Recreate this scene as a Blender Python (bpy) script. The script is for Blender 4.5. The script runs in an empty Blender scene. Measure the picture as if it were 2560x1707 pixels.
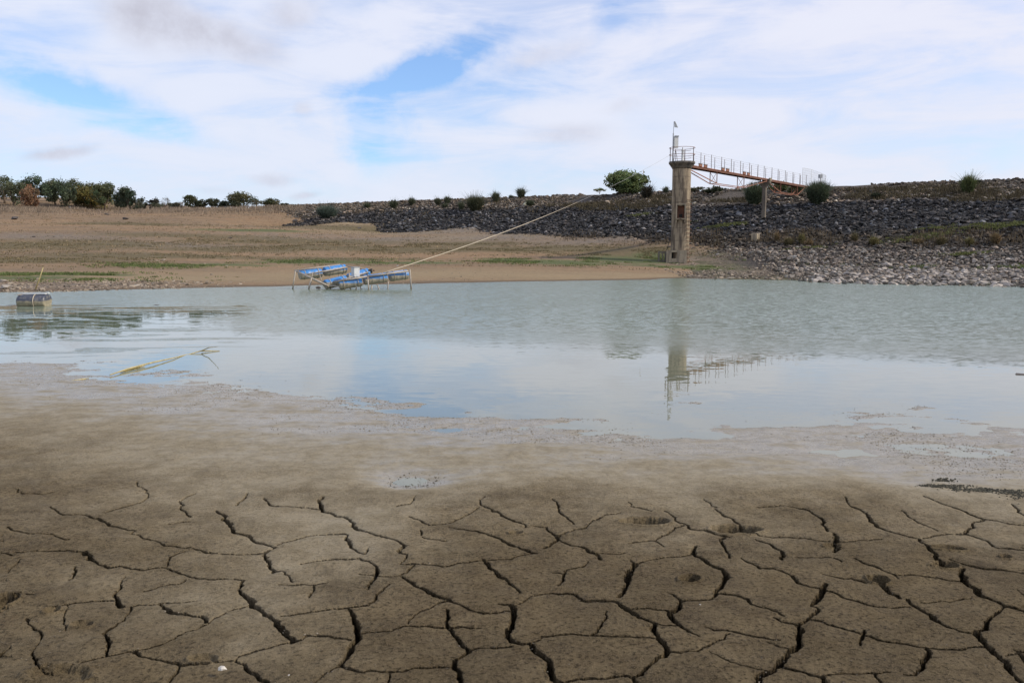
import bpy, bmesh, math, random
import numpy as np
from mathutils import Vector, Matrix

R = math.radians
random.seed(7)
rng = np.random.default_rng(11)
S = bpy.context.scene
COL = S.collection

# ------------------------------------------------------------------ camera
EYE = 1.75                      # metres above the lake
F = 2066.0                      # focal length in photo pixels (2560 wide)
PITCH = math.atan((853.5 - 620.0) / F)
cam_d = bpy.data.cameras.new('camera')
cam_d.sensor_width = 22.3
cam_d.lens = 22.3 * F / 2560.0
cam_d.clip_start = 0.05
cam_d.clip_end = 6000
cam = bpy.data.objects.new('camera', cam_d)
cam.location = (0, 0, EYE)
cam.rotation_euler = (R(90) - PITCH, 0, 0)
COL.objects.link(cam)
S.camera = cam
S.view_settings.view_transform = 'Standard'
S.view_settings.look = 'None'
S.view_settings.exposure = 0.0
S.view_settings.gamma = 1.0
S.render.film_transparent = False
S.cycles.max_bounces = 6
S.cycles.transparent_max_bounces = 6

SUN_EL, SUN_AZ = 36.0, 97.0     # azimuth clockwise from the view direction
SKY_K = 0.10

# ------------------------------------------------------------------ node helpers
class NT:
    def __init__(s, tree):
        s.t = tree; s.n = tree.nodes; s.l = tree.links
    def add(s, typ, **kw):
        n = s.n.new(typ)
        for k, v in kw.items():
            setattr(n, k, v)
        return n
    def put(s, sock, v):
        if isinstance(v, bpy.types.NodeSocket): s.l.new(v, sock)
        elif v is not None: sock.default_value = v
    def math(s, op, a, b=None, c=None, clamp=False):
        n = s.add('ShaderNodeMath', operation=op, use_clamp=clamp)
        s.put(n.inputs[0], a)
        if b is not None: s.put(n.inputs[1], b)
        if c is not None: s.put(n.inputs[2], c)
        return n.outputs[0]
    def mix(s, f, a, b, blend='MIX'):
        n = s.add('ShaderNodeMix', data_type='RGBA', blend_type=blend)
        s.put(n.inputs[0], f); s.put(n.inputs[6], a); s.put(n.inputs[7], b)
        return n.outputs[2]
    def ramp(s, v, lo, hi, a=0.0, b=1.0, smooth=True):
        n = s.add('ShaderNodeMapRange')
        n.interpolation_type = 'SMOOTHSTEP' if smooth else 'LINEAR'
        s.put(n.inputs[0], v)
        for i, q in enumerate((lo, hi, a, b)): n.inputs[1 + i].default_value = q
        return n.outputs[0]
    def noise(s, vec, scale, detail=4, rough=0.55, dist=0.0):
        n = s.add('ShaderNodeTexNoise')
        if vec is not None: s.put(n.inputs['Vector'], vec)
        n.inputs['Scale'].default_value = scale
        n.inputs['Detail'].default_value = detail
        n.inputs['Roughness'].default_value = rough
        n.inputs['Distortion'].default_value = dist
        return n.outputs[0]
    def mapping(s, vec, loc=(0, 0, 0), rot=(0, 0, 0), scale=(1, 1, 1), typ='POINT'):
        n = s.add('ShaderNodeMapping', vector_type=typ)
        s.put(n.inputs['Vector'], vec)
        n.inputs['Location'].default_value = loc
        n.inputs['Rotation'].default_value = rot
        n.inputs['Scale'].default_value = scale
        return n.outputs[0]
    def vmath(s, op, a, b=None):
        n = s.add('ShaderNodeVectorMath', operation=op)
        s.put(n.inputs[0], a)
        if b is not None: s.put(n.inputs[1], b)
        return n.outputs['Value'] if op in ('LENGTH', 'DOT_PRODUCT') else n.outputs[0]
    def comb(s, x, y, z):
        n = s.add('ShaderNodeCombineXYZ')
        s.put(n.inputs[0], x); s.put(n.inputs[1], y); s.put(n.inputs[2], z)
        return n.outputs[0]
    def sep(s, v):
        n = s.add('ShaderNodeSeparateXYZ'); s.put(n.inputs[0], v)
        return n.outputs
    def bump(s, h, strength=0.5, dist=0.02, normal=None):
        n = s.add('ShaderNodeBump')
        s.put(n.inputs['Strength'], strength); n.inputs['Distance'].default_value = dist
        s.put(n.inputs['Height'], h)
        if normal is not None: s.put(n.inputs['Normal'], normal)
        return n.outputs[0]

def c4(r, g, b): return (r, g, b, 1.0)

# ------------------------------------------------------------------ sky: Nishita blue behind procedural cloud
def px_dir(px, py):
    v = (853.5 - py) / F; u = (px - 1280.0) / F
    up = v * math.cos(PITCH) - math.sin(PITCH)
    fw = math.cos(PITCH) + v * math.sin(PITCH)
    return u, fw, up
def px_azel(px, py):
    x, y, z = px_dir(px, py)
    return math.atan2(x, y), math.atan2(z, math.hypot(x, y))

W = bpy.data.worlds.new('World'); S.world = W; W.use_nodes = True
w = NT(W.node_tree)
for n in list(w.n): w.n.remove(n)
tc = w.add('ShaderNodeTexCoord')
sx, sy, sz = w.sep(tc.outputs['Generated'])[:3]
az = w.math('ARCTAN2', sx, sy)
el = w.math('ARCSINE', sz)
P0 = w.comb(az, el, 0.0)
wn = w.add('ShaderNodeTexNoise'); w.put(wn.inputs['Vector'], P0); wn.inputs['Scale'].default_value = 5.0
wn.inputs['Detail'].default_value = 6; wn.inputs['Roughness'].default_value = 0.62
wv = w.vmath('MULTIPLY', w.vmath('SUBTRACT', wn.outputs['Color'], (0.5, 0.5, 0.5)), (0.20, 0.07, 0.0))
P = w.vmath('ADD', P0, wv)
Ps = w.vmath('ADD', P0, w.vmath('MULTIPLY', wv, (0.45, 0.45, 0)))
def blob(px, py, rx, ry, rot, soft=0.15, src=None):
    a, e = px_azel(px, py)
    m = w.mapping(src or P, loc=(a, e, 0), rot=(0, 0, R(rot)), scale=(rx / F, ry / F, 1), typ='TEXTURE')
    return w.ramp(w.vmath('LENGTH', m), 1.0, soft)
def total(lst):
    acc = None
    for b_, k in lst:
        q = w.math('MULTIPLY', b_, k)
        acc = q if acc is None else w.math('ADD', acc, q)
    return acc
blue = total([
    (blob(1130, 145, 300, 55, 22), 0.75), (blob(1010, 215, 190, 60, 12), 0.8), (blob(1290, 215, 330, 70, -2), 0.50),
    (blob(960, 330, 90, 110, 20), 0.85), (blob(1010, 400, 130, 70, 10), 0.5), (blob(1120, 290, 190, 60, 0), 0.42),
    (blob(230, 255, 360, 60, -14), 0.85), (blob(60, 205, 200, 60, -8), 0.5), (blob(380, 320, 170, 40, -10), 0.5), (blob(150, 300, 150, 30, 0), 0.4),
    (blob(1560, 30, 120, 90, 50), 0.5), (blob(840, 20, 160, 50, 10), 0.45), (blob(60, 90, 200, 60, 5), 0.45), (blob(330, 20, 200, 50, 5), 0.35),
    (blob(1650, 300, 200, 60, 0), 0.25), (blob(1750, 120, 260, 50, 20), 0.22), (blob(820, 470, 200, 40, 0), 0.2),
    (blob(1000, -260, 500, 120, 15), 0.5), (blob(2700, -200, 400, 160, -15), 0.4)])
grey = total([
    (blob(400, 55, 210, 95, -8, 0.1, Ps), 0.85), (blob(600, 110, 150, 60, -12, 0.1, Ps), 0.6), (blob(720, 40, 100, 55, 10, 0.1, Ps), 0.6),
    (blob(1360, 145, 170, 42, 14, 0.1, Ps), 0.42), (blob(1420, 335, 150, 36, 4, 0.1, Ps), 0.42), (blob(1560, 270, 80, 28, 5, 0.1, Ps), 0.3),
    (blob(155, 375, 110, 22, 8, 0.1, Ps), 0.65), (blob(775, 272, 38, 26, 0, 0.1, Ps), 0.45), (blob(690, 448, 80, 24, 3, 0.1, Ps), 0.45),
    (blob(770, 488, 62, 15, 5, 0.1, Ps), 0.55), (blob(540, 475, 50, 16, 0, 0.1, Ps), 0.3)])
streak = w.noise(w.mapping(P0, rot=(0, 0, R(-14)), scale=(5.0, 22.0, 1)), 1.0, 8, 0.62, 0.6)
streak2 = w.noise(w.mapping(P0, loc=(3, 1, 0), rot=(0, 0, R(12)), scale=(3.0, 9.0, 1)), 1.0, 7, 0.6, 0.4)
wisp = w.math('SUBTRACT', w.math('MULTIPLY_ADD', streak, 1.1, w.math('MULTIPLY', streak2, 0.9)), 1.0)
bmask = w.math('MULTIPLY', blue, w.ramp(wisp, 0.36, -0.16, 0.20, 0.90))
thin = w.math('ADD', w.ramp(wisp, 0.10, -0.32, 0.03, 0.42), w.ramp(el, 0.26, 0.55, 0.0, 0.30))
bl = w.math('MINIMUM', w.math('ADD', bmask, thin), 0.92)
sky = w.add('ShaderNodeTexSky', sky_type='NISHITA', sun_disc=False)
sky.sun_elevation = R(SUN_EL); sky.sun_rotation = R(SUN_AZ)
sky.air_density = 1.0; sky.dust_density = 0.6; sky.ozone_density = 1.3
skyc = w.mix(1.0, sky.outputs[0], c4(1.18, 1.50, 1.95), 'MULTIPLY')
# cloud brightness: whiter and warmer towards the right (sun side), bluish left
side = w.ramp(az, -0.6, 0.6)
cl = w.mix(side, c4(7.6, 8.1, 9.7), c4(8.2, 8.25, 9.5))
cl = w.mix(w.ramp(el, 0.0, 0.30), w.mix(1.0, cl, c4(0.96, 0.985, 0.975), 'MULTIPLY'), cl)
cl = w.mix(w.ramp(wisp, -0.25, 0.3, 0.0, 0.3), cl, c4(9.0, 9.3, 10.2))
greyn = w.math('MULTIPLY', grey, w.ramp(w.noise(P0, 16.0, 6, 0.6), 0.3, 0.7, 0.35, 1.1))
cl = w.mix(w.math('MINIMUM', greyn, 0.95), cl, c4(5.4, 5.4, 6.3))
bl = w.math('MULTIPLY', bl, w.ramp(grey, 0.7, 0.1))
fin = w.mix(bl, cl, skyc)
bg = w.add('ShaderNodeBackground'); w.put(bg.inputs[0], fin); bg.inputs[1].default_value = SKY_K
wo = w.add('ShaderNodeOutputWorld'); w.l.new(bg.outputs[0], wo.inputs[0])

sun_d = bpy.data.lights.new('sun', 'SUN'); sun_d.energy = 3.3; sun_d.angle = R(0.6); sun_d.color = (1.0, 0.91, 0.77)
sun = bpy.data.objects.new('sun', sun_d); COL.objects.link(sun)
sdir = Vector((math.sin(R(SUN_AZ)) * math.cos(R(SUN_EL)), math.cos(R(SUN_AZ)) * math.cos(R(SUN_EL)), math.sin(R(SUN_EL))))
sun.rotation_euler = sdir.to_track_quat('Z', 'Y').to_euler()

# ------------------------------------------------------------------ projection helpers
def ground(px, py, z=0.0):
    x, y, dz = px_dir(px, py)
    t = (z - EYE) / dz
    return (x * t, y * t)
def at(px, py, Y):
    x, y, dz = px_dir(px, py)
    t = Y / y
    return Vector((x * t, Y, EYE + dz * t))

def vnoise(x, y, scale, seed=0, octaves=3, rough=0.5):
    out = np.zeros_like(x, dtype=float); amp = 1.0; tot = 0.0
    for o in range(octaves):
        xs = x * scale * 2 ** o + 37.1 * o + seed * 13.7; ys = y * scale * 2 ** o - 11.3 * o + seed * 7.9
        xi = np.floor(xs).astype(np.int64); yi = np.floor(ys).astype(np.int64)
        fx = xs - xi; fy = ys - yi
        fx = fx * fx * (3 - 2 * fx); fy = fy * fy * (3 - 2 * fy)
        def h(a, b):
            n = (a * 374761393 + b * 668265263 + (seed + 1) * 1274126177 + o * 97531) & 0xffffffff
            n = ((n ^ (n >> 13)) * 1274126177) & 0xffffffff
            return ((n ^ (n >> 16)) & 0xffff) / 65535.0
        v = (h(xi, yi) * (1 - fx) + h(xi + 1, yi) * fx) * (1 - fy) + (h(xi, yi + 1) * (1 - fx) + h(xi + 1, yi + 1) * fx) * fy
        out += v * amp; tot += amp; amp *= rough
    return out / tot
def sstep(v, a, b):
    t = np.clip((v - a) / (b - a), 0, 1); return t * t * (3 - 2 * t)

# ------------------------------------------------------------------ dam profile
def crest_pt(px, py, h=8.0):
    x, y, dz = px_dir(px, py); t = (h - EYE) / dz
    return np.array((x * t, y * t))
CA = crest_pt(2560, 448); CB = crest_pt(1231, 495.5)
TD = (CB - CA) / np.linalg.norm(CB - CA)       # along the crest, away to the left
ND = np.array((TD[1], -TD[0]))
if ND[1] > 0: ND = -ND                         # towards the lake
C0 = float(-(ND @ CA))                         # distance of the camera foot from the crest line
def s_of(x, y): return C0 + (ND[0] * x + ND[1] * y)   # distance lakeward from crest
SP = [-60, -14, -4, -2.5, 0, 22.5, 31.8, 45, 50, 62, 90]
ZP = [1.0, 6.6, 8.0, 8.02, 8.0, 1.9, 0.42, 0.0, -0.25, -0.9, -1.5]
def dam_z(x, y):
    return np.interp(s_of(x, y), SP, ZP)

# ------------------------------------------------------------------ hill and lake bed: smooth surface through control points
ctrl = []
def cp_px(px, py, Y=None, z=None):
    if Y is None:
        g = ground(px, py, z); ctrl.append((g[0], g[1], z))
    else:
        p = at(px, py, Y); ctrl.append((p.x, p.y, p.z))
shore_px = [(-700, 745), (-300, 737), (0, 731), (185, 730), (435, 721), (700, 717), (1023, 712), (1197, 706), (1420, 702), (1632, 700)]
for a, b in shore_px: cp_px(a, b, z=0.0)
for a, b in shore_px: 
    g = ground(a, b + 10, 0.0); ctrl.append((g[0], g[1] - 1.0, -0.30))
for col, lst in {
    -700: [(690, 42), (640, 58), (590, 78), (540, 102), (498, 130)],
    -300: [(690, 42), (645, 57), (595, 77), (545, 101), (507, 130)],
    0: [(690, 42), (650, 55), (600, 75), (550, 100), (513, 128), (499, 158), (494, 200)],
    200: [(690, 43), (650, 56), (600, 76), (550, 101), (516, 126), (500, 158), (495, 200)],
    400: [(690, 44), (650, 57), (600, 77), (550, 101), (521, 124), (516, 155), (516, 200)],
    620: [(690, 45), (650, 59), (600, 79), (560, 98), (530, 118), (527, 140), (527, 200)],
    715: [(548, 108), (531, 117), (522, 124), (519, 134)],
    800: [(690, 46), (650, 60), (600, 80), (565, 96), (540, 114)],
    1000: [(690, 47), (650, 60), (610, 76), (580, 90)],
    1200: [(680, 49), (650, 60), (620, 72), (590, 84)],
    1400: [(680, 50), (655, 59), (630, 68), (605, 77)],
    1580: [(680, 52), (660, 59), (640, 65), (618, 71)],
    1700: [(680, 52), (662, 61)]}.items():
    for yy, Y in lst: cp_px(col, yy, Y)
# where the hillside meets the dam face
for px, py in [(820, 544), (1007, 550), (1194, 561), (1381, 576), (1568, 590), (1660, 602), (1760, 618)]:
    Ys = np.linspace(40, 200, 3000); x, y, dz = px_dir(px, py)
    zr = EYE + dz / y * Ys; d = dam_z(x / y * Ys, Ys) - zr
    k = np.argmax(d > 0); Y = Ys[k]
    ctrl.append((x / y * Y, Y, zr[k]))
for t in range(-60, 141, 20):
    for s_, z_ in ((14, 3.0), (0, 5.4), (-20, 4.5), (-70, 3.0)):
        if t > 88: z_ = {14: 6.4, 0: 7.7, -20: 7.9, -70: 8.2}[s_]
        q = CA + TD * t - ND * 0 + ND * s_
        ctrl.append((q[0], q[1], z_))
for (x, y) in [(20, 50), (28, 42), (40, 44), (60, 50), (35, 30), (60, 20)]: ctrl.append((x, y, -0.9))
for x in (-90, -50, -30, -15, 0, 15, 30, 50, 90):
    for y in (-60, 12, 22): ctrl.append((x, y, -0.7))
for (x, y, z) in [(-200, 260, 12), (-60, 260, 12.5), (-120, 400, 15), (0, 300, 9), (100, 300, 5), (250, 200, 3), (-300, 100, 9), (-350, 300, 12),
                  (0, 600, 8), (-300, 700, 12), (400, 600, 4), (-250, 20, 4), (250, 0, 1), (-45, 205, 11.2), (-25, 210, 10.3)]: ctrl.append((x, y, z))
ctrl = np.array(ctrl, dtype=float)
def _phi(r): return r
_d = np.sqrt(((ctrl[:, None, :2] - ctrl[None, :, :2]) ** 2).sum(-1))
_n = len(ctrl)
_A = np.zeros((_n + 3, _n + 3)); _A[:_n, :_n] = _d - np.eye(_n) * 1.2
_A[:_n, _n] = 1; _A[:_n, _n + 1:] = ctrl[:, :2] / 100; _A[_n, :_n] = 1; _A[_n + 1:, :_n] = ctrl[:, :2].T / 100
_w = np.linalg.lstsq(_A, np.concatenate([ctrl[:, 2], [0, 0, 0]]), rcond=None)[0]
def hill_raw(x, y):
    x = np.asarray(x, float); y = np.asarray(y, float); sh = x.shape
    xf = x.ravel(); yf = y.ravel(); out = np.empty(xf.size)
    for i in range(0, xf.size, 60000):
        a = xf[i:i + 60000]; b = yf[i:i + 60000]
        d = np.sqrt((a[:, None] - ctrl[None, :, 0]) ** 2 + (b[:, None] - ctrl[None, :, 1]) ** 2)
        out[i:i + 60000] = d @ _w[:_n] + _w[_n] + _w[_n + 1] * a / 100 + _w[_n + 2] * b / 100
    return out.reshape(sh)

# near mud shore
ms_px = [(-1400, 905), (-500, 900), (0, 908), (160, 915), (300, 942), (450, 946), (700, 982), (900, 1015), (1000, 1048), (1300, 1062), (1500, 1070), (1700, 1062), (1900, 1058), (2000, 1085), (2300, 1082), (2560, 1078), (3300, 1090), (4200, 1095)]
ms = np.array([ground(a, b, 0.0) for a, b in ms_px])
ms = ms[np.argsort(ms[:, 0])]
def mud_z(x, y, fine=False):
    sh = np.interp(x, ms[:, 0], ms[:, 1]) + 0.9 * (vnoise(x, y, 0.35, 5, 3) - 0.5)
    d = sh - y
    z = np.where(d > 0, 0.088 * (1 - np.exp(-np.clip(d, 0, 60) / (3.4 + 1.9 * sstep(x / np.maximum(y, 0.5), 0.05, -0.35)))), np.maximum(d * 0.012, -0.7 + 0.0 * d))
    z = np.where(d < -3.0, np.maximum(-0.036 + (d + 3.0) * 0.06, -0.7), z)
    # wide low wet tongue on the right
    z = z - 0.008 * np.exp(-(((x - 3.6) / 1.7) ** 2 + ((y - 6.6) / 0.75) ** 2))
    # shallow dip with a film of water
    gx, gy = ground(1030, 1196, 0.03)
    z = z - 0.043 * np.exp(-((((x - gx) / 0.30) ** 2 + ((y - gy) / 0.26) ** 2)) ** 1.3)
    if fine:
        z = z + 0.046 * (vnoise(x * 0.6, y * 1.7, 1.3, 14, 5, 0.6) - 0.5) * sstep(np.abs(d + 0.6), 3.4, 1.2)
        z = z + 0.020 * (vnoise(x, y, 2.2, 8, 3) - 0.5) * sstep(d, 2.5, -1.0) + 0.014 * (vnoise(x, y, 7.0, 9, 3) - 0.5) * (0.35 + 0.65 * sstep(d, 2.0, 0.0))
        z = z + 0.0030 * (vnoise(x, y, 35.0, 10, 2) - 0.5) + 0.012 * (vnoise(x, y, 1.1, 12, 2) - 0.5) * sstep(d, 1.0, 3.0)
    return z
def ground_z(x, y):
    x = np.asarray(x, float); y = np.asarray(y, float)
    h = hill_raw(x, y)
    k = sstep(y, 26, 17)
    near = mud_z(x, y)
    inside = sstep(np.abs(x) - 1.60 * y, 0.0, -0.35) * sstep(y, 1.8, 2.4) * sstep(y, 15.6, 15.0)
    near = near - 0.25 * inside
    z = h * (1 - k) + near * k
    amp = np.clip((z - 0.05) / 2.0, 0, 1) * sstep(y, 30, 45)
    z = z + amp * (0.35 * (vnoise(x, y, 0.07, 1, 3) - 0.5) * np.clip((y - 45) / 60, 0, 1) + 0.10 * (vnoise(x, y, 0.5, 2, 3) - 0.5))
    z = z + 0.05 * (vnoise(x, y, 0.45, 3, 3) - 0.5) * sstep(y, 28, 34)
    return z
def surf_z(x, y):
    return np.maximum(ground_z(x, y), dam_z(x, y))
def hit(px, py, y0=24.0, y1=260.0):
    Ys = np.concatenate([np.linspace(y0, 60, 240), np.linspace(60.2, y1, 700)])
    x, y, dz = px_dir(px, py)
    zr = EYE + dz / y * Ys; X = x / y * Ys
    d = surf_z(X, Ys) - zr
    k = np.nonzero(d > 0)[0]
    if len(k) == 0: return None
    k = max(k[0], 1); f = d[k - 1] / (d[k - 1] - d[k]); Y = Ys[k - 1] + f * (Ys[k] - Ys[k - 1])
    return Vector((x / y * Y, Y, EYE + dz / y * Y))

# ------------------------------------------------------------------ mesh helpers
def raw_mesh(name, verts, faces_flat, loop_tot, mats=(), parent=None, smooth=False, color=None, attrs=None, mat_idx=None):
    me = bpy.data.meshes.new(name)
    verts = np.ascontiguousarray(verts, dtype=np.float32)
    nf = len(loop_tot)
    me.vertices.add(len(verts)); me.vertices.foreach_set('co', verts.ravel())
    me.loops.add(len(faces_flat)); me.loops.foreach_set('vertex_index', np.ascontiguousarray(faces_flat, dtype=np.int32))
    starts = np.concatenate([[0], np.cumsum(loop_tot)[:-1]]).astype(np.int32)
    me.polygons.add(nf); me.polygons.foreach_set('loop_start', starts)
    me.polygons.foreach_set('use_smooth', np.full(nf, smooth, dtype=bool))
    if mat_idx is not None: me.polygons.foreach_set('material_index', np.asarray(mat_idx, dtype=np.int32))
    me.update(calc_edges=True); me.validate()
    if color is not None:
        a = me.attributes.new('Col', 'FLOAT_COLOR', 'POINT')
        cc = np.ones((len(verts), 4), dtype=np.float32); cc[:, :3] = color
        a.data.foreach_set('color', cc.ravel())
    for k, v in (attrs or {}).items():
        a = me.attributes.new(k, 'FLOAT', 'POINT'); a.data.foreach_set('value', np.asarray(v, dtype=np.float32))
    for m in mats: me.materials.append(m)
    o = bpy.data.objects.new(name, me); COL.objects.link(o)
    if parent is not None: o.parent = parent
    return o
def grid_faces(nr, nc):
    i = np.arange(nr - 1)[:, None] * nc + np.arange(nc - 1)[None, :]
    return np.stack([i, i + 1, i + nc + 1, i + nc], -1).reshape(-1)

class MB:
    """collects boxes, tubes and panels; build() links them as ONE mesh"""
    def __init__(s): s.v = []; s.f = []; s.sm = []
    def quadbox(s, p0, ax, ay, az_):
        p0 = Vector(p0); n = len(s.v)
        for k in (0, 1):
            for a, b in ((0, 0), (1, 0), (1, 1), (0, 1)):
                s.v.append(p0 + ax * a + ay * b + az_ * k)
        s.f += [[n + 3, n + 2, n + 1, n], [n + 4, n + 5, n + 6, n + 7]] + [[n + a, n + (a + 1) % 4, n + 4 + (a + 1) % 4, n + 4 + a] for a in range(4)]
        s.sm += [False] * 6
        return s
    def box(s, c, d, rz=0.0):
        c = Vector(c); m = Matrix.Rotation(rz, 3, 'Z')
        ax = m @ Vector((d[0], 0, 0)); ay = m @ Vector((0, d[1], 0)); z = Vector((0, 0, d[2]))
        return s.quadbox(c - ax / 2 - ay / 2 - z / 2, ax, ay, z)
    def bar(s, a, b, w_, h_):
        a = Vector(a); b = Vector(b); d = b - a
        side = d.cross(Vector((0, 0, 1)))
        if side.length < 1e-5: side = Vector((1, 0, 0))
        side.normalize(); up = side.cross(d).normalized()
        return s.quadbox(a - side * w_ / 2 - up * h_ / 2, d, side * w_, up * h_)
    def tube(s, pts, r, n=8, caps=True):
        pts = [Vector(p) for p in pts]
        rs = r if isinstance(r, (list, tuple)) else [r] * len(pts)
        base = len(s.v)
        t0 = (pts[1] - pts[0]).normalized()
        ref = Vector((0, 0, 1)) if abs(t0.z) < 0.9 else Vector((1, 0, 0))
        u = t0.cross(ref).normalized()
        for i, p in enumerate(pts):
            t = (pts[min(i + 1, len(pts) - 1)] - pts[max(i - 1, 0)]).normalized()
            u = (u - t * u.dot(t)).normalized(); v_ = t.cross(u)
            for k in range(n):
                a = 2 * math.pi * k / n
                s.v.append(p + (u * math.cos(a) + v_ * math.sin(a)) * rs[i])
        for i in range(len(pts) - 1):
            for k in range(n):
                a = base + i * n + k; b = base + i * n + (k + 1) % n
                s.f.append([a, b, b + n, a + n]); s.sm.append(n > 5)
        if caps:
            s.f.append([base + k for k in range(n)][::-1]); s.f.append([base + (len(pts) - 1) * n + k for k in range(n)]); s.sm += [False, False]
        return s
    def lathe(s, c, prof, n=32, axis='Z'):
        """prof: list of (radius, height)"""
        c = Vector(c); base = len(s.v)
        for r_, h_ in prof:
            for k in range(n):
                a = 2 * math.pi * k / n
                s.v.append(c + Vector((r_ * math.cos(a), r_ * math.sin(a), h_)))
        for i in range(len(prof) - 1):
            for k in range(n):
                a = base + i * n + k; b = base + i * n + (k + 1) % n
                s.f.append([a, b, b + n, a + n]); s.sm.append(True)
        s.f.append([base + k for k in range(n)][::-1]); s.f.append([base + (len(prof) - 1) * n + k for k in range(n)]); s.sm += [False, False]
        return s
    def build(s, name, mat, parent=None, origin=None):
        me = bpy.data.meshes.new(name)
        o = bpy.data.objects.new(name, me); COL.objects.link(o)
        off = Vector(origin) if origin is not None else Vector((0, 0, 0))
        if parent is not None:
            o.parent = parent; off = Vector(parent.location)
        elif origin is not None: o.location = off
        me.from_pydata([tuple(Vector(v) - off) for v in s.v], [], s.f); me.update()
        me.polygons.foreach_set('use_smooth', s.sm)
        bm = bmesh.new(); bm.from_mesh(me); bmesh.ops.recalc_face_normals(bm, faces=bm.faces); bm.to_mesh(me); bm.free()
        me.materials.append(mat)
        return o

def empty(name, loc):
    o = bpy.data.objects.new(name, None); o.location = loc; o.empty_display_size = 0.3; COL.objects.link(o); return o
def tag(o, label=None, cat=None, group=None, kind=None):
    if label: o['label'] = label
    if cat: o['category'] = cat
    if group: o['group'] = group
    if kind: o['kind'] = kind
    return o

# ------------------------------------------------------------------ materials
def mat(name):
    m = bpy.data.materials.new(name); m.use_nodes = True
    n = NT(m.node_tree)
    for q in list(n.n): n.n.remove(q)
    out = n.add('ShaderNodeOutputMaterial'); b = n.add('ShaderNodeBsdfPrincipled')
    n.l.new(b.outputs[0], out.inputs[0])
    return m, n, b
def pos(n):
    return n.add('ShaderNodeNewGeometry').outputs['Position']
def objc(n):
    return n.add('ShaderNodeTexCoord').outputs['Object']

def m_plain(name, col, rough=0.6, metal=0.0, var=0.25, scale=6.0, col2=None, thr=(0.45, 0.65), bump=0.0):
    m, n, b = mat(name)
    p = objc(n)
    v = n.noise(p, scale, 6, 0.65)
    c = n.mix(n.ramp(v, 0.25, 0.75), c4(*[q * (1 - var) for q in col]), c4(*[min(1, q * (1 + var)) for q in col]))
    if col2:
        v2 = n.noise(n.mapping(p, loc=(5, 3, 1)), scale * 0.6, 8, 0.7)
        c = n.mix(n.ramp(v2, thr[0], thr[1]), c, c4(*col2))
    n.put(b.inputs['Base Color'], c)
    b.inputs['Roughness'].default_value = rough; b.inputs['Metallic'].default_value = metal
    if bump: n.put(b.inputs['Normal'], n.bump(v, bump, 0.01))
    return m

# concrete: pale, with formwork joints and dark streaks
def m_concrete(name, col, dark, ring=0.0, zoff=0.0):
    m, n, b = mat(name)
    p = pos(n)
    v = n.noise(p, 2.2, 8, 0.7)
    v2 = n.noise(n.mapping(p, scale=(4.0, 4.0, 0.5)), 1.0, 7, 0.65)
    c = n.mix(n.ramp(v, 0.3, 0.7), c4(*col), c4(*[q * 0.72 for q in col]))
    c = n.mix(n.math('MULTIPLY', n.ramp(v2, 0.44, 0.60), 0.85), c, c4(*dark))
    h = v
    if ring:
        z = n.sep(p)[2]
        fr = n.math('FRACT', n.math('DIVIDE', n.math('ADD', z, n.math('MULTIPLY', n.noise(p, 3.0, 3), 0.05)), ring))
        line = n.ramp(n.math('ABSOLUTE', n.math('SUBTRACT', fr, 0.5)), 0.035, 0.0)
        line = n.math('MULTIPLY', line, n.ramp(n.noise(p, 1.5, 3), 0.4, 0.6, 0.4, 0.95))
        c = n.mix(line, c, c4(*dark))
    n.put(b.inputs['Base Color'], c); b.inputs['Roughness'].default_value = 0.88
    n.put(b.inputs['Normal'], n.bump(n.noise(p, 14, 8, 0.7), 0.5, 0.02))
    return m

M = {}
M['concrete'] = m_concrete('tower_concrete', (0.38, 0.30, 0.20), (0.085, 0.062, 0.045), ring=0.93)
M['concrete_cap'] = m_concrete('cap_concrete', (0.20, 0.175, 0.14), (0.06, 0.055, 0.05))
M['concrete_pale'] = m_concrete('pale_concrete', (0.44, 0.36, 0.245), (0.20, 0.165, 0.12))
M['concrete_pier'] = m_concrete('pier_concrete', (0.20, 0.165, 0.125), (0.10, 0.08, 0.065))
M['rust'] = m_plain('rusty_steel', (0.15, 0.062, 0.036), 0.85, 0.0, 0.35, 3.0, (0.10, 0.055, 0.04), (0.5, 0.7))
M['rust_pale'] = m_plain('faded_orange_steel', (0.34, 0.145, 0.085), 0.8, 0.0, 0.3, 2.0, (0.20, 0.09, 0.06), (0.45, 0.65))
M['steel_grey'] = m_plain('weathered_grey_steel', (0.20, 0.17, 0.16), 0.6, 0.1, 0.3, 4.0, (0.26, 0.13, 0.08), (0.52, 0.7))
M['wire'] = m_plain('fence_wire', (0.36, 0.34, 0.32), 0.6, 0.2)
M['white_paint'] = m_plain('white_paint', (0.62, 0.62, 0.59), 0.5, 0.0, 0.08, 5.0, (0.42, 0.40, 0.36), (0.6, 0.75))
M['grey_paint'] = m_plain('grey_paint', (0.30, 0.31, 0.32), 0.5, 0.0, 0.1, 5.0)
M['dark'] = m_plain('shade_black', (0.02, 0.017, 0.014), 0.9)  # near-black colour painted in for the shade inside openings
M['galv'] = m_plain('galvanised_pipe', (0.38, 0.33, 0.27), 0.6, 0.15, 0.25, 6.0, (0.22, 0.15, 0.10), (0.5, 0.7))
M['hose'] = m_plain('pale_hose', (0.50, 0.42, 0.31), 0.6, 0.0, 0.12)
M['black_rubber'] = m_plain('black_rubber', (0.03, 0.03, 0.03), 0.7)
M['reed'] = m_plain('dry_yellow_reed', (0.42, 0.34, 0.15), 0.6, 0.0, 0.3, 20.0, (0.20, 0.14, 0.05), (0.55, 0.7))
M['stone_white'] = m_plain('white_stone', (0.55, 0.50, 0.42), 0.9, 0, 0.2, 30)
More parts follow.
